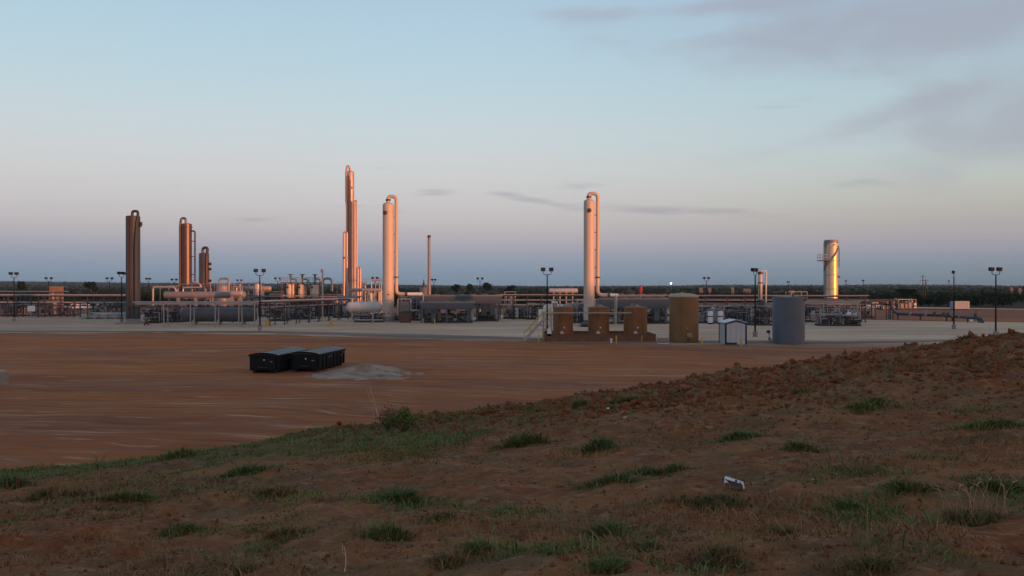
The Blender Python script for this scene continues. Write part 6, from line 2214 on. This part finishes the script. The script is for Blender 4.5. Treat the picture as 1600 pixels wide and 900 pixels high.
    part('flowers', blades_mesh('flowers', blades_arrays(ox, oy, zz, n, .035, .02, 1.5, .022, rs), FLOWER), None, t)['kind'] = 'stuff'
    part('leaves', blades_mesh('leaves', blades_arrays(ox, oy, zz - .08, n, .09, .03, .6, .015, rs), GRASSG), None, t)


tufts()


# ------------------------------------------------------------------ far scrub and trees
def scrub():
    rng = np.random.RandomState(21)
    co_all = []

    def crowns(n, dmin, dmax, power, leaves, hmin, hmax, tmin=-.66, tmax=.66):
        u = rng.rand(n)
        d = dmin * (dmax / dmin) ** (u ** power)
        t = tmin + (tmax - tmin) * rng.rand(n)
        x = t * d
        # red dirt bank stays clear, more open on the right
        edge = np.interp(t * 1350 + 800, [-100, 400, 800, 1100, 1300, 1400, 1700], [300, 292, 285, 268, 268, 290, 262])
        k = d > edge + 12
        k &= (fbm(x, d, 90, 3) > -.42) | (d > 900)
        x, d = x[k], d[k]
        m = len(x)
        H = hmin + (hmax - hmin) * rng.rand(m) ** 1.5
        Wd = H * (.55 + .5 * rng.rand(m))
        z = ground_z(x, d)
        L_ = leaves
        a = rng.rand(m, L_) * 6.283
        ph = np.arccos(1 - 2 * rng.rand(m, L_))
        rr = rng.rand(m, L_) ** .4
        lob = 1 + .28 * np.sin(a * 3 + x[:, None])
        px = x[:, None] + Wd[:, None] * rr * lob * np.sin(ph) * np.cos(a)
        py = d[:, None] + Wd[:, None] * rr * lob * np.sin(ph) * np.sin(a)
        pz = z[:, None] + H[:, None] * (.52 + .46 * rr * np.cos(ph))
        s = (H[:, None] * (.12 if L_ > 30 else .22)) * (.5 + rng.rand(m, L_))
        n1 = rng.randn(m, L_, 3)
        n1 /= np.linalg.norm(n1, axis=-1, keepdims=True)
        n2 = np.cross(n1, rng.randn(m, L_, 3))
        n2 /= np.linalg.norm(n2, axis=-1, keepdims=True)
        c = np.stack([px, py, pz], -1)
        q = np.stack([c + (n1 + n2) * s[..., None] * .5, c + (n1 - n2) * s[..., None] * .5, c - (n1 + n2) * s[..., None] * .5, c + (n2 - n1) * s[..., None] * .5], 2)
        return q.reshape(-1, 4, 3)
    Q = [crowns(1100, 275, 520, 1.0, 150, 2.0, 4.2), crowns(3200, 420, 1100, 1.0, 60, 2.0, 3.6), crowns(5200, 900, 3500, .9, 22, 2.2, 4.2)]
    q = np.concatenate(Q)
    n = len(q)
    me = bpy.data.meshes.new('scrub_woodland')
    me.vertices.add(n * 4)
    me.vertices.foreach_set('co', q.astype(np.float32).ravel())
    me.loops.add(n * 4)
    me.loops.foreach_set('vertex_index', np.arange(n * 4, dtype=np.int32))
    me.polygons.add(n)
    me.polygons.foreach_set('loop_start', (np.arange(n) * 4).astype(np.int32))
    me.materials.append(LEAFD)
    me.update(calc_edges=True)
    me.validate()
    stuff('scrub_woodland', me, 'dark green scrub woodland covering the plain out to the horizon', 'scrub')

    def tree(px, d, ytop, wpx, lab, seed):
        rs = np.random.RandomState(seed)
        x, y = at(px, d)
        z = gz(x, y)
        k = d / 1350
        H = EYE - (ytop - 446) * k - z
        Wd = wpx * k * .85
        t = thing('mesquite_tree', lab, 'tree', (x, y, z - .1), 'trees standing out on the skyline')
        tr = MB().tube([(0, 0, 0), (.1, 0, H * .3), (-.05, .1, H * .6)], [.3, .22, .12], 8)
        for q in range(5):
            a = q * 1.26 + rs.rand()
            tr.tube([(0.05, 0, H * (.3 + .05 * q)), (Wd * .35 * math.cos(a), Wd * .35 * math.sin(a), H * .6), (Wd * .6 * math.cos(a), Wd * .6 * math.sin(a), H * .78)], [.14, .09, .04], 6)
        part('trunk', tr, BARK, t)
        n = 2200
        cl = rs.randn(14, 3) * np.array([Wd * .42, Wd * .4, H * .12]) + np.array([0, 0, H * .70])
        P = cl[rs.randint(14, size=n)] + rs.randn(n, 3) * np.array([Wd * .2, Wd * .2, H * .08])
        P[:, 2] = np.minimum(P[:, 2], H)
        n1 = rs.randn(n, 3)
        n1 /= np.linalg.norm(n1, axis=1, keepdims=True)
        n2 = np.cross(n1, rs.randn(n, 3))
        n2 /= np.linalg.norm(n2, axis=1, keepdims=True)
        s = (H * .035 * (.5 + rs.rand(n)))[:, None]
        qq = np.stack([P + (n1 + n2) * s, P + (n1 - n2) * s, P - (n1 + n2) * s, P + (n2 - n1) * s], 1)
        me = bpy.data.meshes.new('crown')
        me.from_pydata(qq.reshape(-1, 3).tolist(), [], np.arange(n * 4).reshape(-1, 4).tolist())
        me.materials.append(LEAFD)
        me.update()
        part('crown', me, None, t)
    for i, (px, d, yt, w, lab) in enumerate(((760.5, 700, 442.0, 9, 'round dark tree on the skyline right of the far twin floodlight above the coolers'),
                                             (734, 700, 443.8, 6, 'small tree on the skyline left of the far twin floodlight above the coolers'),
                                             (713, 720, 444.2, 5, 'smallest skyline tree between the thin stack and the far twin floodlight'),
                                             (36, 640, 440.5, 8, 'low tree on the skyline just right of the leftmost floodlight'),
                                             (142, 640, 440.5, 9, 'low tree on the skyline right of the orange building'),
                                             (1420, 420, 452, 18, 'broad scrub tree left of the twin power poles'),
                                             (1556, 400, 458, 26, 'broad scrub tree behind the rightmost floodlight'),
                                             (797, 560, 446, 8, 'low skyline tree at the left end of the low rack'))):
        tree(px, d, yt, w, lab, i)


scrub()

# ------------------------------------------------------------------ air
hz = MB().box(-4200, 4200, -400, 4600, -24, 60).mesh('haze', STEELD, 0)
hz.materials.clear()
hm = bpy.data.materials.new('evening haze')
hm.use_nodes = True
hm.node_tree.nodes.clear()
ho = hm.node_tree.nodes.new('ShaderNodeOutputMaterial')
pv = hm.node_tree.nodes.new('ShaderNodeVolumePrincipled')
pv.inputs['Color'].default_value = (0.40, 0.72, 1.0, 1)
pv.inputs['Density'].default_value = 0.00005
hm.node_tree.links.new(pv.outputs[0], ho.inputs['Volume'])
hz.materials.append(hm)
ho_ = link('haze', hz)
ho_['kind'] = 'stuff'
